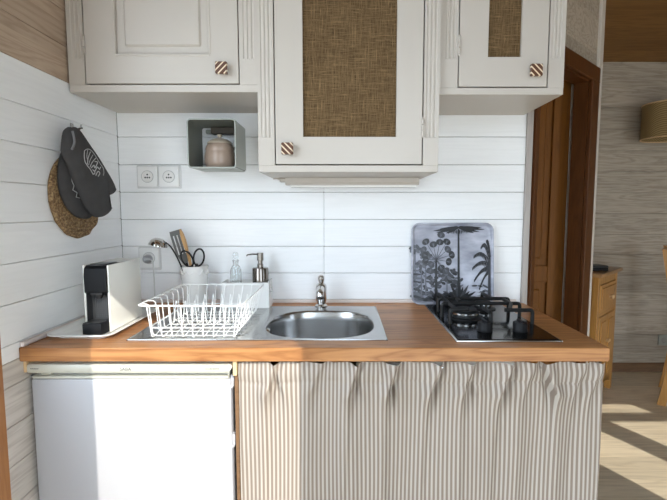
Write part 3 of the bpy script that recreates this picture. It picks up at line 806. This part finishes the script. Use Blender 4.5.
# outer rim and corner fills
t.box(OX0, OX1, OY0, OY0+.0065, .9002, .9042, .0015, 2); t.box(OX0, OX1, OY1-.0065, OY1, .9002, .9042, .0015, 2)
t.box(OX1-.0065, OX1, OY0, OY1, .9002, .9042, .0015, 2); t.box(OX0, OX0+.0065, OY0, OY1, .9002, .9042, .0015, 2)
def corner(cx, cy):
    best = sorted(angs, key=lambda a: abs(math.hypot(orect(a)[0]-cx, orect(a)[1]-cy)))[:4]
    pts = [orect(a) for a in best]
    return pts
for cx, cy in ((OX1-.006, OY0+.006), (OX1-.006, OY1-.006), (XS, OY0+.006), (XS, OY1-.006)):
    onx = min((orect(a) for a in angs if abs(orect(a)[0]-cx) < 1e-5), key=lambda p: abs(p[1]-cy))
    ony = min((orect(a) for a in angs if abs(orect(a)[1]-cy) < 1e-5), key=lambda p: abs(p[0]-cx))
    t.poly([(cx, cy, zt), (*onx, zt), (*ony, zt)])
t.build('rim', M['steel'], sk, 40)
# drainboard height field with rounded ribs running towards the bowl
t = bmesh.new(); nx, ny = 70, 150
x0, x1, y0, y1 = OX0+.006, XS, OY0+.006, OY1-.006
def dz(x, y):
    e = min(1, max(0, (x-(x0+.035))/.015))*min(1, max(0, ((x1-.012)-x)/.018))*min(1, max(0, (y-y0-.03)/.01))*min(1, max(0, (y1-.03-y)/.01))
    return zt-.0042*e*(.5+.5*math.cos((y-y0)*2*PI/.040)) - .001*e
g = [[t.verts.new((x0+(x1-x0)*i/nx, y0+(y1-y0)*j/ny, dz(x0+(x1-x0)*i/nx, y0+(y1-y0)*j/ny))) for i in range(nx+1)] for j in range(ny+1)]
for j in range(ny):
    for i in range(nx): t.faces.new((g[j][i], g[j][i+1], g[j+1][i+1], g[j+1][i]))
b = MB(); b._merge(t); b.build('drainboard', M['steel'], sk, 0)
t = MB(); t.lathe([(.028, .7605), (.026, .7625), (.018, .7600), (.0, .7595)], (BXc, BYc, 0), 32); t.build('drain', M['chrome'], sk, 40)
t = MB(); t.lathe([(0, -.234), (.012, -.234), (.016, -.238), (.016, -.246)], (0, -.42, .887), 20, 'X'); t.build('overflow_knob', M['chrome'], sk, 40)

# faucet
fc = thing('faucet', 'short chrome single-lever faucet behind the sink bowl', 'faucet', (-.083, -.075, .9037))
fx, fy_ = -.083, -.0935
t = MB(); t.lathe([(0, .9037), (.024, .9037), (.025, .907), (.020, .911), (.0175, .914), (.0185, .922), (.0215, .930), (.0220, .980), (.0195, .990), (.012, .997), (0, .996)], (fx, fy_+.006, 0), 36); t.build('body', M['chrome'], fc, 35)
t = MB(); t.tube(smooth_open([(fx, fy_, .972), (fx, fy_-.040, .980), (fx, fy_-.065, .979), (fx, fy_-.080, .972), (fx, fy_-.084, .960)]), [.0155]*25, 16); 
sp_ = t.build('spout', M['chrome'], fc, 50)
t = MB(); t.lathe([(0, .952), (.012, .950), (.0150, .954), (.0150, .963), (0, .963)], (fx, fy_-.084, 0), 20); t.build('aerator', M['steel'], sp_, 40)
t = MB(); t.lathe([(.009, .995), (.010, 1.000), (.013, 1.008), (.014, 1.016), (.012, 1.024), (.006, 1.029), (0, 1.030)], (fx, fy_+.006, 0), 28)
t.tube([(fx, fy_, 1.018), (fx, fy_-.03, 1.022), (fx, fy_-.052, 1.024)], [.006, .0055, .005], 12)
t.build('lever', M['chrome'], fc, 40)

# ------------------------------------------------------------------ dish rack
dk = thing('dish_rack', 'empty white wire dish rack standing on the drainboard', 'dish rack', (-.445, -.36, .9045))
rx0, rx1, ry0, ry1, rz = -.607, -.297, -.549, -.170, 1.005
bx0, bx1, by0, by1, bz = -.572, -.320, -.536, -.205, .9085
t = MB(); t.tube([(x, y, rz) for x, y in rrect(rx0, rx1, ry0, ry1, .02, 5)], 0.0027, 8, closed=True); t.build('rim', M['white_wire'], dk, 60)
t = MB(); f = .30
def lerp(a, b, k): return a+(b-a)*k
t.tube([(x, y, .937) for x, y in rrect(lerp(bx0, rx0, f)+.006, lerp(bx1, rx1, f)-.004, by0-.004, lerp(by1, ry1, f), .015, 4)], .0019, 6, closed=True); t.build('middle_ring', M['white_wire'], dk, 60)
def rounded(pts, r=.012, n=4):
    pts = [Vector(p) for p in pts]; out = [pts[0]]
    for a, b, c in zip(pts, pts[1:], pts[2:]):
        u = (a-b).normalized(); v = (c-b).normalized(); k = min(r, (a-b).length*.45, (c-b).length*.45)
        p, q = b+u*k, b+v*k
        for i in range(n+1):
            s_ = i/n; out.append(p*(1-s_)**2+b*2*s_*(1-s_)+q*s_**2)
    return out+[pts[-1]]
for i in range(8):      # hoops across
    y = by0+.012+(by1-by0-.02)*i/7; yy = lerp(ry0+.025, ry1-.02, i/7)
    t = MB(); t.tube(rounded([(rx0, yy, rz), (rx0+.026, yy, rz+.001), (bx0, y, bz), (bx1, y, bz), (rx1-.006, yy, rz-.02), (rx1, yy, rz)]), .0017, 6); t.build('cross_wire', M['white_wire'], dk, 60)
for i in range(9):      # hoops from front to back, with their little feet
    x = bx0+.004+(bx1-bx0-.008)*i/8; xx = lerp(rx0+.03, rx1-.012, i/8)
    t = MB(); t.tube(rounded([(xx, ry0, rz), (x, by0-.004, .9072), (x, by0+.03, .9072), (x, by0+.045, bz+.004), (x, by1, bz+.004), (xx, ry1-.012, rz-.02), (xx, ry1, rz)], .008), .0017, 6); t.build('long_wire', M['white_wire'], dk, 60)
for i in range(8):      # plate prongs
    x = bx0+.020+(bx1-bx0-.04)*i/7
    for yy in ((-.385, -.27)[i % 1:] if True else ()):
        t = MB(); t.tube(rounded([(x-.009, yy, bz+.004), (x-.001, yy+.004, .985), (x+.001, yy+.004, .985), (x+.009, yy, bz+.004)], .002, 2), .0015, 6); t.build('plate_prong', M['white_wire'], dk, 60)

# ------------------------------------------------------------------ utensil pot and its tools
ut = thing('utensil_pot', 'white embossed ceramic utensil pot on the counter below the single socket', 'pot', (-.590, -.075, CT))
pc = (-.590, -.075, .9006)
t = MB(); t.lathe([(0, 0), (.043, 0), (.046, .004), (.050, .10), (.0535, .155), (.0545, .158), (.0545, .164), (.052, .166), (.050, .162), (.047, .10), (.042, .008), (0, .008)], pc, 48)
pot = t.build('vessel', M['ceramic'], ut, 50)
t = MB()
for k in range(10):
    a = 2*PI*k/10; a2 = 2*PI*(k+1)/10
    pts = []
    for i in range(7):
        q = a+(a2-a)*i/6; h = .150-.018*math.sin(PI*i/6); r = .0515+.002*(h-.1)/.06
        pts.append((pc[0]+r*math.cos(q), pc[1]+r*math.sin(q), pc[2]+h))
    t.tube(pts, .0018, 6)
t.tube([(pc[0]+.0508*math.cos(2*PI*i/40), pc[1]+.0508*math.sin(2*PI*i/40), pc[2]+.112) for i in range(40)], .0013, 6, closed=True)
t.build('embossing', M['ceramic'], pot, 60)
# ladle
ld = thing('ladle', 'steel soup ladle leaning out of the white pot to the left', 'ladle', (-.59, -.075, .915))
t = MB(); t.tube(smooth_open([(-.572, -.106, .915), (-.620, -.113, 1.045), (-.645, -.113, 1.105), (-.668, -.110, 1.143), (-.690, -.104, 1.160)]), [.0045]*25, 8, flat=.6); t.build('handle', M['black'], ld, 50)
t = MB()
t.lathe([(0, .026), (.016, .0235), (.029, .014), (.0355, 0), (.0365, -.004), (.0352, -.004), (.034, 0), (.0275, .0125), (.0155, .0215), (0, .024)], (0, 0, 0), 32)
t.xform(Matrix.Translation((-.722, -.100, 1.152)) @ Matrix.Rotation(R(14), 4, 'Y'))
t.build('bowl', M['chrome'], ld, 50)
# slotted spatula
sp = thing('slotted_spatula', 'dark grey slotted spatula standing in the white pot beside the wooden spoon', 'spatula', (-.60, -.06, .915))
t = MB(); t.tube([(-.606, -.050, .915), (-.617, -.057, 1.02), (-.626, -.060, 1.075)], [.005, .005, .007], 8, flat=.7); t.build('handle', M['black'], sp, 50)
t = MB()
V0, V1 = Vector((-.629, -.060, 1.070)), Vector((-.668, -.056, 1.205))
ax_ = (V1-V0).normalized(); sd = Vector((ax_.z, 0, -ax_.x)); nn = Vector((0, -1, 0)); Ln = (V1-V0).length
def bl(u, v, w): return V0+ax_*(u*Ln)+sd*v+nn*w
segs = [(0, .20), (.20, .34), (.34, .95)]
def slab(u0, u1, v0, v1, w0=None, w1=None):
    b8 = [bl(u, v, w) for w in (0, .0028) for (u, v) in ((u0, v0), (u1, v0 if w0 is None else w0), (u1, v1 if w1 is None else w1), (u0, v1))]
    tt = bmesh.new(); q = [tt.verts.new(p) for p in b8]
    for ff in ((3, 2, 1, 0), (4, 5, 6, 7), (0, 1, 5, 4), (1, 2, 6, 5), (2, 3, 7, 6), (3, 0, 4, 7)): tt.faces.new([q[i] for i in ff])
    t._merge(tt)
slab(0, .30, -.008, .008, -.024, .024); slab(.86, 1., -.026, .026, -.025, .024)
for k in range(4): slab(.30, .86, -.026+.0145*k, -.0175+.0145*k) 
t.build('blade', M['spatula_grey'], sp)
# wooden spoon
ws = thing('wooden_spoon', 'pale wooden spoon standing in the white pot beside the grey spatula', 'spoon', (-.59, -.08, .915))
t = MB(); t.tube([(-.590, -.058, .915), (-.603, -.078, 1.06), (-.610, -.086, 1.12)], [.005, .0055, .007], 10)
pts = [(-.606, -.088, 1.100), (-.611, -.088, 1.120), (-.618, -.088, 1.145), (-.625, -.087, 1.170), (-.632, -.086, 1.192), (-.637, -.085, 1.206), (-.640, -.085, 1.211)]
t.tube(pts, [.006, .011, .0165, .0185, .016, .010, .003], 14, flat=.35)
t.build('spoon_body', M['spoon_wood'], ws, 60)
for o_ in (C.objects['spoon_body'],): o_.name = 'bowl_and_handle'
# scissors
sc_ = thing('scissors', 'black-handled scissors stuck blades down into the white pot', 'scissors', (-.575, -.10, .93))
def loop(cx, cz, a, b, rot, y): 
    return [(cx+a*math.cos(q)*math.cos(rot)-b*math.sin(q)*math.sin(rot), y, cz+a*math.cos(q)*math.sin(rot)+b*math.sin(q)*math.cos(rot)) for q in [2*PI*i/28 for i in range(28)]]
for cx, cz, rot, y, bx_ in ((-.611, 1.095, R(118), -.097, -.580), (-.566, 1.100, R(80), -.092, -.592)):
    t = MB(); t.tube(loop(cx, cz, .034, .0205, rot, y), .0036, 8, closed=True)
    t.tube([(cx+(-.577-cx)*.55, y, cz-.026), (-.586, y, 1.055), (bx_, y+.01, 1.03)], .0042, 8)
    hh = t.build('handle', M['black'], sc_, 60)
    t = MB(); t.prism([(bx_-.006, 1.04), (bx_+.006, 1.04), (bx_+.001, .93)], 'Y', y+.008, y+.0105); t.build('blade', M['chrome'], hh)

# ------------------------------------------------------------------ white caddy, bottle, soap dispenser
cd = thing('sink_caddy', 'white open box with a slotted end behind the dish rack', 'caddy', (-.38, -.078, CT))
cx0, cx1, cy0, cy1 = -.472, -.286, -.122, -.034
t = MB(); wl_ = .004
t.box(cx0, cx1, cy0, cy1, .9006, .9046); t.box(cx0, cx1, cy0, cy0+wl_, .9046, 1.004, .0012); t.box(cx0, cx1, cy1-wl_, cy1, .9046, 1.004, .0012)
t.box(cx0, cx0+wl_, cy0+wl_, cy1-wl_, .9046, 1.004, .0008)
t.box(cx1-wl_, cx1, cy0+wl_, cy1-wl_, .9046, .958); t.box(cx1-wl_, cx1, cy0+wl_, cy1-wl_, .982, 1.009, .0008)
t.box(cx1-wl_, cx1, cy0+wl_, -.095, .958, .982); t.box(cx1-wl_, cx1, -.060, cy1-wl_, .958, .982)
t.build('box', M['ceramic'], cd)
bt = thing('glass_bottle', 'small clear glass bottle standing in the white caddy', 'bottle', (-.424, -.078, .905))
t = MB(); t.lathe([(0, .905), (.020, .905), (.0225, .909), (.0225, 1.035), (.021, 1.050), (.0145, 1.064), (.011, 1.070), (.011, 1.082), (.0125, 1.084), (.0125, 1.088), (.0095, 1.088), (.0095, 1.070), (.013, 1.062), (.019, 1.048), (.0205, 1.034), (.0205, .911), (0, .909)], (-.424, -.078, 0), 32); t.build('glass_body', M['glass'], bt, 50)
t = MB(); t.lathe([(0, 1.0885), (.009, 1.0885), (.0115, 1.094), (.0115, 1.108), (.008, 1.118), (0, 1.121)], (-.424, -.078, 0), 24); t.build('stopper', M['glass'], bt, 50)
sd_ = thing('soap_dispenser', 'smoky chrome soap pump standing in the right end of the white caddy', 'soap dispenser', (-.326, -.078, .905))
t = MB(); t.lathe([(0, .905), (.030, .905), (.0318, .908), (.0318, 1.054), (.030, 1.058), (.012, 1.060), (0, 1.060)], (-.326, -.078, 0), 40); t.build('body', plain('smoked_chrome', (.22, .195, .175), .14, 1.), sd_, 40)
t = MB(); t.lathe([(.012, 1.060), (.012, 1.072), (.0095, 1.074), (.0095, 1.086), (.0130, 1.087), (.0130, 1.117), (0, 1.118)], (-.326, -.078, 0), 28)
t.tube([(-.330, -.079, 1.111), (-.355, -.082, 1.112), (-.374, -.085, 1.110), (-.379, -.086, 1.105)], [.0035, .003, .0026, .0024], 10)
t.build('pump', plain('dark_chrome', (.25, .23, .21), .16, 1.), sd_, 40)

# ------------------------------------------------------------------ gas hob
hb = thing('gas_hob', 'narrow black glass gas hob with a steel edge on the right of the counter', 'hob', (.49, -.31, CT))
HX0, HX1, HY0, HY1 = .334, .647, -.570, -.064
t = MB(); t.box(HX0, HX1, HY0, HY1, .9002, .9052, .002, 2); t.build('steel_edge', M['steel'], hb, 40)
t = MB(); t.box(HX0+.006, HX1-.006, HY0+.008, HY1-.006, .9048, .9068, .0008); t.build('glass_plate', M['black_gloss'], hb)
t = MB(); t.box(HX0+.010, HX1-.010, HY0+.010, HY0+.135, .9066, .9074, .0004); t.build('control_panel', plain('dark_steel', (.075, .07, .066), .16, 1.), hb)
for kx in (.450, .561):
    t = MB(); t.lathe([(0, .9072), (.023, .9072), (.0235, .911), (.0215, .914), (.0225, .932), (.021, .936), (0, .937)], (kx, -.468, 0), 36)
    t.box(kx-.005, kx+.005, -.489, -.447, .935, .942, .002)
    t.build('knob', M['matte_black'], hb, 40)
for bx_, by_, br in ((.437, -.285, .050), (.545, -.145, .036)):
    t = MB(); t.lathe([(0, .907), (br+.012, .907), (br+.012, .910), (br-.004, .912), (br-.006, .922), (br-.001, .923), (br, .929), (br-.005, .930), (0, .930)], (bx_, by_, 0), 44); bn = t.build('burner', M['cast_black'], hb, 35)
    t = MB(); t.lathe([(br-.007, .923), (br+.001, .923), (br+.001, .9285), (br-.006, .9295)], (bx_, by_, 0), 44); t.build('flame_ring', M['steel'], bn, 35)
    t = MB(); t.lathe([(0, .930), (br-.009, .930), (br-.008, .937), (br-.014, .939), (0, .939)], (bx_, by_, 0), 44); t.build('burner_cap', M['cast_black'], bn, 35)
def bar(pts, w=.0066): 
    t = MB(); t.tube(rounded(pts, .010, 3), w, 8); return t
sup_ = bar([(.362, -.193, .907), (.362, -.193, .955), (.626, -.193, .955), (.626, -.193, .907)]).build('pan_support', M['cast_black'], hb, 60)
for pts in ([(.358, -.278, .907), (.358, -.278, .955), (.634, -.278, .955), (.634, -.278, .907)], [(.362, -.376, .907), (.362, -.376, .955), (.425, -.376, .955)],
            [(.545, -.376, .953), (.638, -.376, .953), (.638, -.376, .907)], [(.482, -.340, .955), (.482, -.425, .955), (.482, -.425, .907)], [(.43, -.09, .907), (.43, -.09, .955), (.43, -.24, .955)],
            [(.56, -.085, .907), (.56, -.085, .955), (.56, -.20, .955)], [(.382, -.193, .955), (.382, -.376, .955)], [(.602, -.193, .955), (.602, -.280, .955), (.560, -.376, .953)], [(.382, -.09, .907), (.382, -.09, .955), (.382, -.2, .955)]):
    bar(pts).build('bar', M['cast_black'], sup_, 60)

# ------------------------------------------------------------------ palm print board leaning on the wall
pb = thing('printed_tray', 'square tray with a black and white jungle palm print leaning behind the hob', 'tray', (.4515, -.042, .9012), rot=(R(-5.5), 0, 0))
W_, H_ = .336, .334
t = MB(); o1 = rrect(-W_/2, W_/2, 0, H_, .034, 8)
def off(p, d): return rrect(-W_/2+d, W_/2-d, d, H_-d, max(.034-d, .01), 8)
tt = bmesh.new(); RR = []
for d, y in ((.010, .004), (.0, -.008), (.0, -.013), (.002, -.0145), (.006, -.0135), (.012, -.003), (.014, -.002)):
    RR.append([tt.verts.new((a, y, b)) for a, b in off(o1, d)])
n = len(RR[0])
for A, B in zip(RR, RR[1:]):
    for i in range(n): tt.faces.new((A[i], A[(i+1) % n], B[(i+1) % n], B[i]))
tt.faces.new(RR[0][::-1]); tt.faces.new(RR[-1]); bmesh.ops.recalc_face_normals(tt, faces=tt.faces[:]); t._merge(tt)
def mat_sky():
    m, nt, b_ = new_mat('print_sky')
    tc = N(nt, 'ShaderNodeTexCoord'); mp = N(nt, 'ShaderNodeMapping'); mp.inputs['Scale'].default_value = (9, 9, 22); nt.links.new(tc.outputs['Object'], mp.inputs[0])
    nz = N(nt, 'ShaderNodeTexNoise'); nz.inputs['Scale'].default_value = 1; nz.inputs['Detail'].default_value = 5; nt.links.new(mp.outputs[0], nz.inputs['Vector'])
    nt.links.new(ramp(nt, nz.outputs['Fac'], [(.3, (.21, .22, .27)), (.5, (.37, .38, .45)), (.7, (.56, .57, .64))]), b_.inputs['Base Color'])
    b_.inputs['Roughness'].default_value = .3; return m
t.build('tray_body', mat_sky(), pb, 40, local=True)
def q2(X, Y): return (-.170+(X-40)/460*.333, .322-(Y-52)/428*.318)
LAY = [0]
pr = MB()
def flat(pts, mi):
    LAY[0] += 1; y = -.0022-.000012*LAY[0]; pr.mi = mi
    pr.poly([(*(q2(*p)[:1]), y, q2(*p)[1]) for p in pts])
def blob(cx, cy, a, b, rot, mi, n=14):
    flat([(cx+a*math.cos(2*PI*i/n)*math.cos(rot)-b*math.sin(2*PI*i/n)*math.sin(rot), cy+a*math.cos(2*PI*i/n)*math.sin(rot)+b*math.sin(2*PI*i/n)*math.cos(rot)) for i in range(n)], mi)
def blade(x0, y0, x1, y1, w, sag, mi):
    n = 8; dx, dy = x1-x0, y1-y0; l = math.hypot(dx, dy); nx_, ny_ = -dy/l, dx/l; a = []; b_ = []
    for i in range(n+1):
        k = i/n; ww = w*math.sin(PI*min(1, .12+.88*k))**.8*(1-.25*k)+.3; px, py = x0+dx*k, y0+dy*k+sag*math.sin(PI*k*.5)**2
        a.append((px+nx_*ww, py+ny_*ww)); b_.append((px-nx_*ww, py-ny_*ww))
    flat(a+b_[::-1], mi)
rnd = random.Random(3)
# distant undergrowth, mid grey
for k in range(120):
    x = rnd.uniform(55, 330); y = rnd.uniform(300, 460); blob(x, y, rnd.uniform(8, 22), rnd.uniform(5, 11), rnd.uniform(-1, 1), rnd.choice((1, 2, 2, 0)))
for k in range(50):
    x = rnd.uniform(50, 480); y = rnd.uniform(425, 470); blob(x, y, rnd.uniform(10, 30), rnd.uniform(4, 9), rnd.uniform(-.3, .3), rnd.choice((1, 2, 0)))
for k in range(24): blob(rnd.uniform(380, 485), rnd.uniform(380, 470), rnd.uniform(8, 20), rnd.uniform(4, 8), rnd.uniform(-.5, .5), rnd.choice((1, 2, 3)))
blob(405, 430, 45, 9, -.1, 3); blob(440, 450, 40, 8, .1, 3)
# small palms on the left
for cx, cy, h_ in ((125, 215, 430), (65, 180, 420), (245, 330, 460), (100, 265, 440)):
    flat([(cx-3, cy), (cx+3, cy), (cx+4, h_), (cx-4, h_)], 1)
    for k in range(7): blob(cx+22*math.cos(k*.9), cy+14*math.sin(k*.9), 16, 9, k*.7, 1 if k % 2 else 2)
# fan palm
flat([(179, 240), (189, 240), (192, 465), (174, 465)], 0)
for X, Y in ((212, 103), (245, 140), (205, 142), (168, 155), (125, 140), (112, 185), (250, 182), (272, 212), (255, 250), (120, 215), (125, 240), (212, 285), (240, 300), (155, 265), (150, 300)):
    blade(185, 238, X, Y, 1.4, 0, 2); a = math.atan2(Y-238, X-185)
    blob(X, Y, 17, 22, a, 0 if (X+Y) % 3 else 2); 
    for s_ in (-.5, 0, .5): blade(X-14*math.cos(a), Y-14*math.sin(a), X+14*math.cos(a+s_), Y+14*math.sin(a+s_), 1.2, 0, 1)
# tall palm
flat([(306, 70), (315, 70), (318, 460), (303, 460)], 0)
for x1, y1 in ((165, 74), (185, 84), (205, 62), (240, 88), (400, 86), (430, 80), (458, 66), (440, 55), (270, 54), (350, 52)): blade(310, 62, x1, y1, 8, 6, 0)
for k in range(14): blade(245+k*9, 76, 246+k*9, 94+rnd.uniform(-5, 6), 2.4, 0, 0)
# agave
for k in range(15):
    a = PI+PI*k/14; r_ = 118 if k % 2 else 92
    blade(315, 465, 315+r_*math.cos(a), 465+r_*math.sin(a)*.92, 10, 20*abs(math.cos(a)), 0 if k % 3 else 2)
# right hand palm: arching fronds made of leaflets
for fx0, fy0, fx1, fy1, sg_ in ((490, 240, 440, 165, 60), (488, 250, 400, 215, 40), (488, 262, 392, 280, 30), (488, 275, 402, 345, 25), (490, 285, 430, 390, 20), (490, 225, 470, 130, 40)):
    prev = None
    for k in range(13):
        q = k/12; px_ = fx0+(fx1-fx0)*q; py_ = fy0+(fy1-fy0)*q-sg_*math.sin(PI*q)*.8
        if k: 
            blade(px_, py_, px_-8+4*q, py_+30*(1-.5*q), 4.2, 3, 0 if k % 2 else 2)
            blade(prev[0], prev[1], px_, py_, 2.2, 0, 0)
        prev = (px_, py_)
flat([(478, 240), (490, 240), (490, 470), (474, 470)], 2)
# left edge fronds
for k in range(9): blade(46, 300+k*20, 95+12*math.sin(k), 285+k*21, 6, 12, 0 if k % 2 else 1)
for k in range(10): blade(190, 470, 130+14*k, 425+9*math.sin(k*2), 6, 10, 0)
P0 = plain('print_black', (.012, .013, .016), .35); P1 = plain('print_mid', (.12, .125, .15), .35); P2 = plain('print_dark', (.05, .052, .062), .35); P3 = plain('print_pale', (.55, .57, .64), .35)
pr.build('palm_print', [P0, P1, P2, P3], pb, local=True)

# ------------------------------------------------------------------ next room: dresser, box, lamp, chair, socket
ds_ = thing('pine_dresser', 'honey pine dresser with a knobbed drawer in the next room', 'dresser', (1.65, .99, 0), rot=(0, 0, R(45)))
DW, DD, DH = .440, .32, .882
t = MB()
t.box(0, .04, 0, .04, 0, DH-.025, .003); t.box(DW-.04, DW, 0, .04, 0, DH-.025, .003)
t.box(0, .018, .03, DD, .09, DH-.025); t.box(DW-.018, DW, .03, DD, .09, DH-.025); t.box(.018, DW-.018, DD-.012, DD, .09, DH-.025)
t.box(0, .04, DD-.04, DD, 0, DH-.025, .003); t.box(DW-.04, DW, DD-.04, DD, 0, DH-.025, .003)
t.box(.04, DW-.04, .003, .03, .80, DH-.025); t.box(.04, DW-.04, .003, .03, .585, .61); t.box(.018, DW-.018, .003, DD-.012, .09, .12)
t.prism([(.04, .12), (.04, .06), (.08, .075), (.15, .10), (DW-.15, .10), (DW-.08, .075), (DW-.04, .06), (DW-.04, .12)], 'Y', .003, .022)
t.build('carcass', M['pine'], ds_, local=True)
t = MB(); t.prism(rrect(-.025, DW+.025, -.028, DD+.005, .012, 4), 'Z', DH-.025, DH, .006); t.build('top', M['pine_top'], ds_, 40, local=True)
t = MB(); t.box(.045, DW-.045, -.004, .02, .613, .797, .004); t.box(.065, DW-.065, -.010, -.003, .635, .775, .004); dw = t.build('drawer', M['pine'], ds_, local=True)
t = MB(); t.lathe([(.008, -.010), (.008, -.022), (.016, -.030), (.016, -.036), (.010, -.041), (0, -.042)], (DW/2, 0, .705), 20, 'Y'); t.build('knob', M['pale_wood'], dw, 50, local=True)
t = MB(); t.box(.045, DW/2-.001, -.004, .02, .123, .582, .004); t.box(.075, DW/2-.03, -.010, -.003, .16, .545, .005); t.box(DW/2+.001, DW-.045, -.004, .02, .123, .582, .004); t.box(DW/2+.03, DW-.075, -.010, -.003, .16, .545, .005)
dd = t.build('cupboard_door', M['pine'], ds_, local=True)
for kx in (DW/2-.016, DW/2+.016):
    t = MB(); t.lathe([(.006, -.004), (.006, -.014), (.011, -.020), (.010, -.026), (0, -.028)], (kx, 0, .40), 16, 'Y'); t.build('knob', M['pale_wood'], dd, 50, local=True)
bxo = thing('black_box', 'flat black box lying on top of the pine dresser', 'box', (1.690, 1.135, DH+.001), rot=(0, 0, R(8)))
t = MB(); t.box(-.075, .075, -.05, .05, 0, .024, .004, 2); t.build('case', M['black'], bxo, 40, local=True)
t = MB(); t.box(-.075, .075, -.051, .051, .024, .036, .004, 2); t.build('lid', M['dark_grey'], bxo, 40, local=True)

wl2 = thing('wall_lamp', 'woven rattan wall lamp shade high on the grey plank wall', 'lamp', (2.365, YF, 1.92))
t = MB(); r_ = .168
prof = [(r_, 1.80), (r_+.003, 1.80), (r_+.003, 2.046), (r_, 2.046)]
t.lathe(prof, (2.365, YF-.172, 0), 56, closed=True); t.build('shade', M['lamp_weave'], wl2, 40)
for z in (1.801, 2.045):
    t = MB(); t.tube([(2.365+(r_+.002)*math.cos(2*PI*i/48), YF-.172+(r_+.002)*math.sin(2*PI*i/48), z) for i in range(48)], .005, 8, closed=True); t.build('hoop', M['pale_wood'], wl2, 60)
t = MB(); t.lathe([(0, -.002), (.04, -.002), (.04, -.02), (0, -.022)], (2.365, YF, 1.93), 24, 'Y'); t.tube([(2.365, YF-.02, 1.93), (2.365, YF-.172, 1.93), (2.365, YF-.172, 1.90)], .006, 8); t.lathe([(0, 1.85), (.03, 1.865), (.035, 1.885), (.015, 1.915), (0, 1.915)], (2.365, YF-.172, 0), 20)
t.build('bulb_holder', M['ceramic'], wl2, 50)
so = thing('wall_socket', 'dim wall socket low on the grey plank wall of the next room', 'socket', (2.55, YF, .22))
t = MB(); t.prism(rrect(2.508, 2.592, .218, .302, .005, 3), 'Y', YF-.010, YF, .002); t.build('frame', M['shelf_metal'], so, 40)
t = MB(); t.lathe([(.021, YF-.0105), (.022, YF-.0125), (.020, YF-.013), (.019, YF-.0105), (0, YF-.010)], (2.55, 0, .26), 28, 'Y'); t.build('insert', M['fridge_grey'], so, 40)

ch = thing('pine_chair', 'tall honey pine chair at the far right in the next room', 'chair', (2.075, 1.02, 0), rot=(0, 0, R(-36.5)))
def post(y):
    pts = smooth_open([(.040, y, 0), (.070, y, .2), (.088, y, .45), (.075, y, .66), (.045, y, .85), (.015, y, 1.035)])
    t = MB(); tt = bmesh.new(); prev = None
    for i, p in enumerate(pts):
        k = i/(len(pts)-1); w = .024-.004*k if k < .5 else .020+.006*(k-.5); rg = [tt.verts.new((p.x+a*w, p.y+b_*.021, p.z)) for a, b_ in ((-1, -1), (1, -1), (1, 1), (-1, 1))]
        if prev:
            for j in range(4): tt.faces.new((prev[j], prev[(j+1) % 4], rg[(j+1) % 4], rg[j]))
        else: tt.faces.new(rg[::-1])
        prev = rg
    tt.faces.new(prev); bmesh.ops.recalc_face_normals(tt, faces=tt.faces[:]); t._merge(tt); return t
for y in (.021, .391): post(y).build('leg', M['pine'], ch, 40, local=True)
for y in (.021, .391):
    t = MB(); t.box((.44), (.482), y-.021, y+.021, 0, .44, .004); t.build('leg', M['pine'], ch, local=True)
t = MB(); t.box((.075), (.51), -.009, .421, .44, .465, .008, 2); t.build('seat', M['pine'], ch, 40, local=True)
for z, h_ in ((.62, .05), (.78, .05), (.955, .075)):
    xx = {.62: .078, .78: .056, .955: .029}[z]
    t = MB(); t.box(xx-.010, xx+.010, (.043), (.369), z, z+h_, .004); t.build('back_slat', M['pine'], ch, local=True)
for y in (.021, .391):
    t = MB(); t.box((.08), (.45), y-.01, y+.01, .2, .23, .003); t.build('stretcher', M['pine'], ch, local=True)

# ------------------------------------------------------------------ light, camera
w = bpy.data.worlds.new('sky'); S.world = w; w.use_nodes = True
bg = w.node_tree.nodes['Background']; bg.inputs[0].default_value = (.74, .87, 1.0, 1); bg.inputs[1].default_value = 6.7
su = bpy.data.lights.new('sun', 'SUN'); su.energy = 4.6; su.angle = R(.3); su.color = (1., .95, .86)
so_ = bpy.data.objects.new('sun', su); C.objects.link(so_)
az, el = R(26.), R(32.)
dv = Vector((-math.sin(az)*math.cos(el), math.cos(az)*math.cos(el), -math.sin(el)))
so_.rotation_euler = dv.to_track_quat('-Z', 'Y').to_euler(); so_.location = (3, -5, 5)

cam = bpy.data.cameras.new('camera'); co = bpy.data.objects.new('camera', cam); C.objects.link(co)
cam.sensor_width = 36; cam.lens = 446/667*36; cam.shift_x = -(342-333.5)/667; cam.clip_start = .02
co.location = (0, -1.8453, 1.2866); co.rotation_euler = (R(90-5.12), 0, 0)
S.camera = co
S.view_settings.view_transform = 'Standard'; S.view_settings.look = 'None'
S.view_settings.exposure = 0.; S.view_settings.gamma = 1.; S.view_settings.use_curve_mapping = False
S.cycles.max_bounces = 10; S.cycles.diffuse_bounces = 6; S.cycles.glossy_bounces = 5; S.cycles.transmission_bounces = 8
S.cycles.use_denoising = True
S.cycles.blur_glossy = 0.; S.cycles.caustics_reflective = True
S.cycles.sample_clamp_indirect = 0.
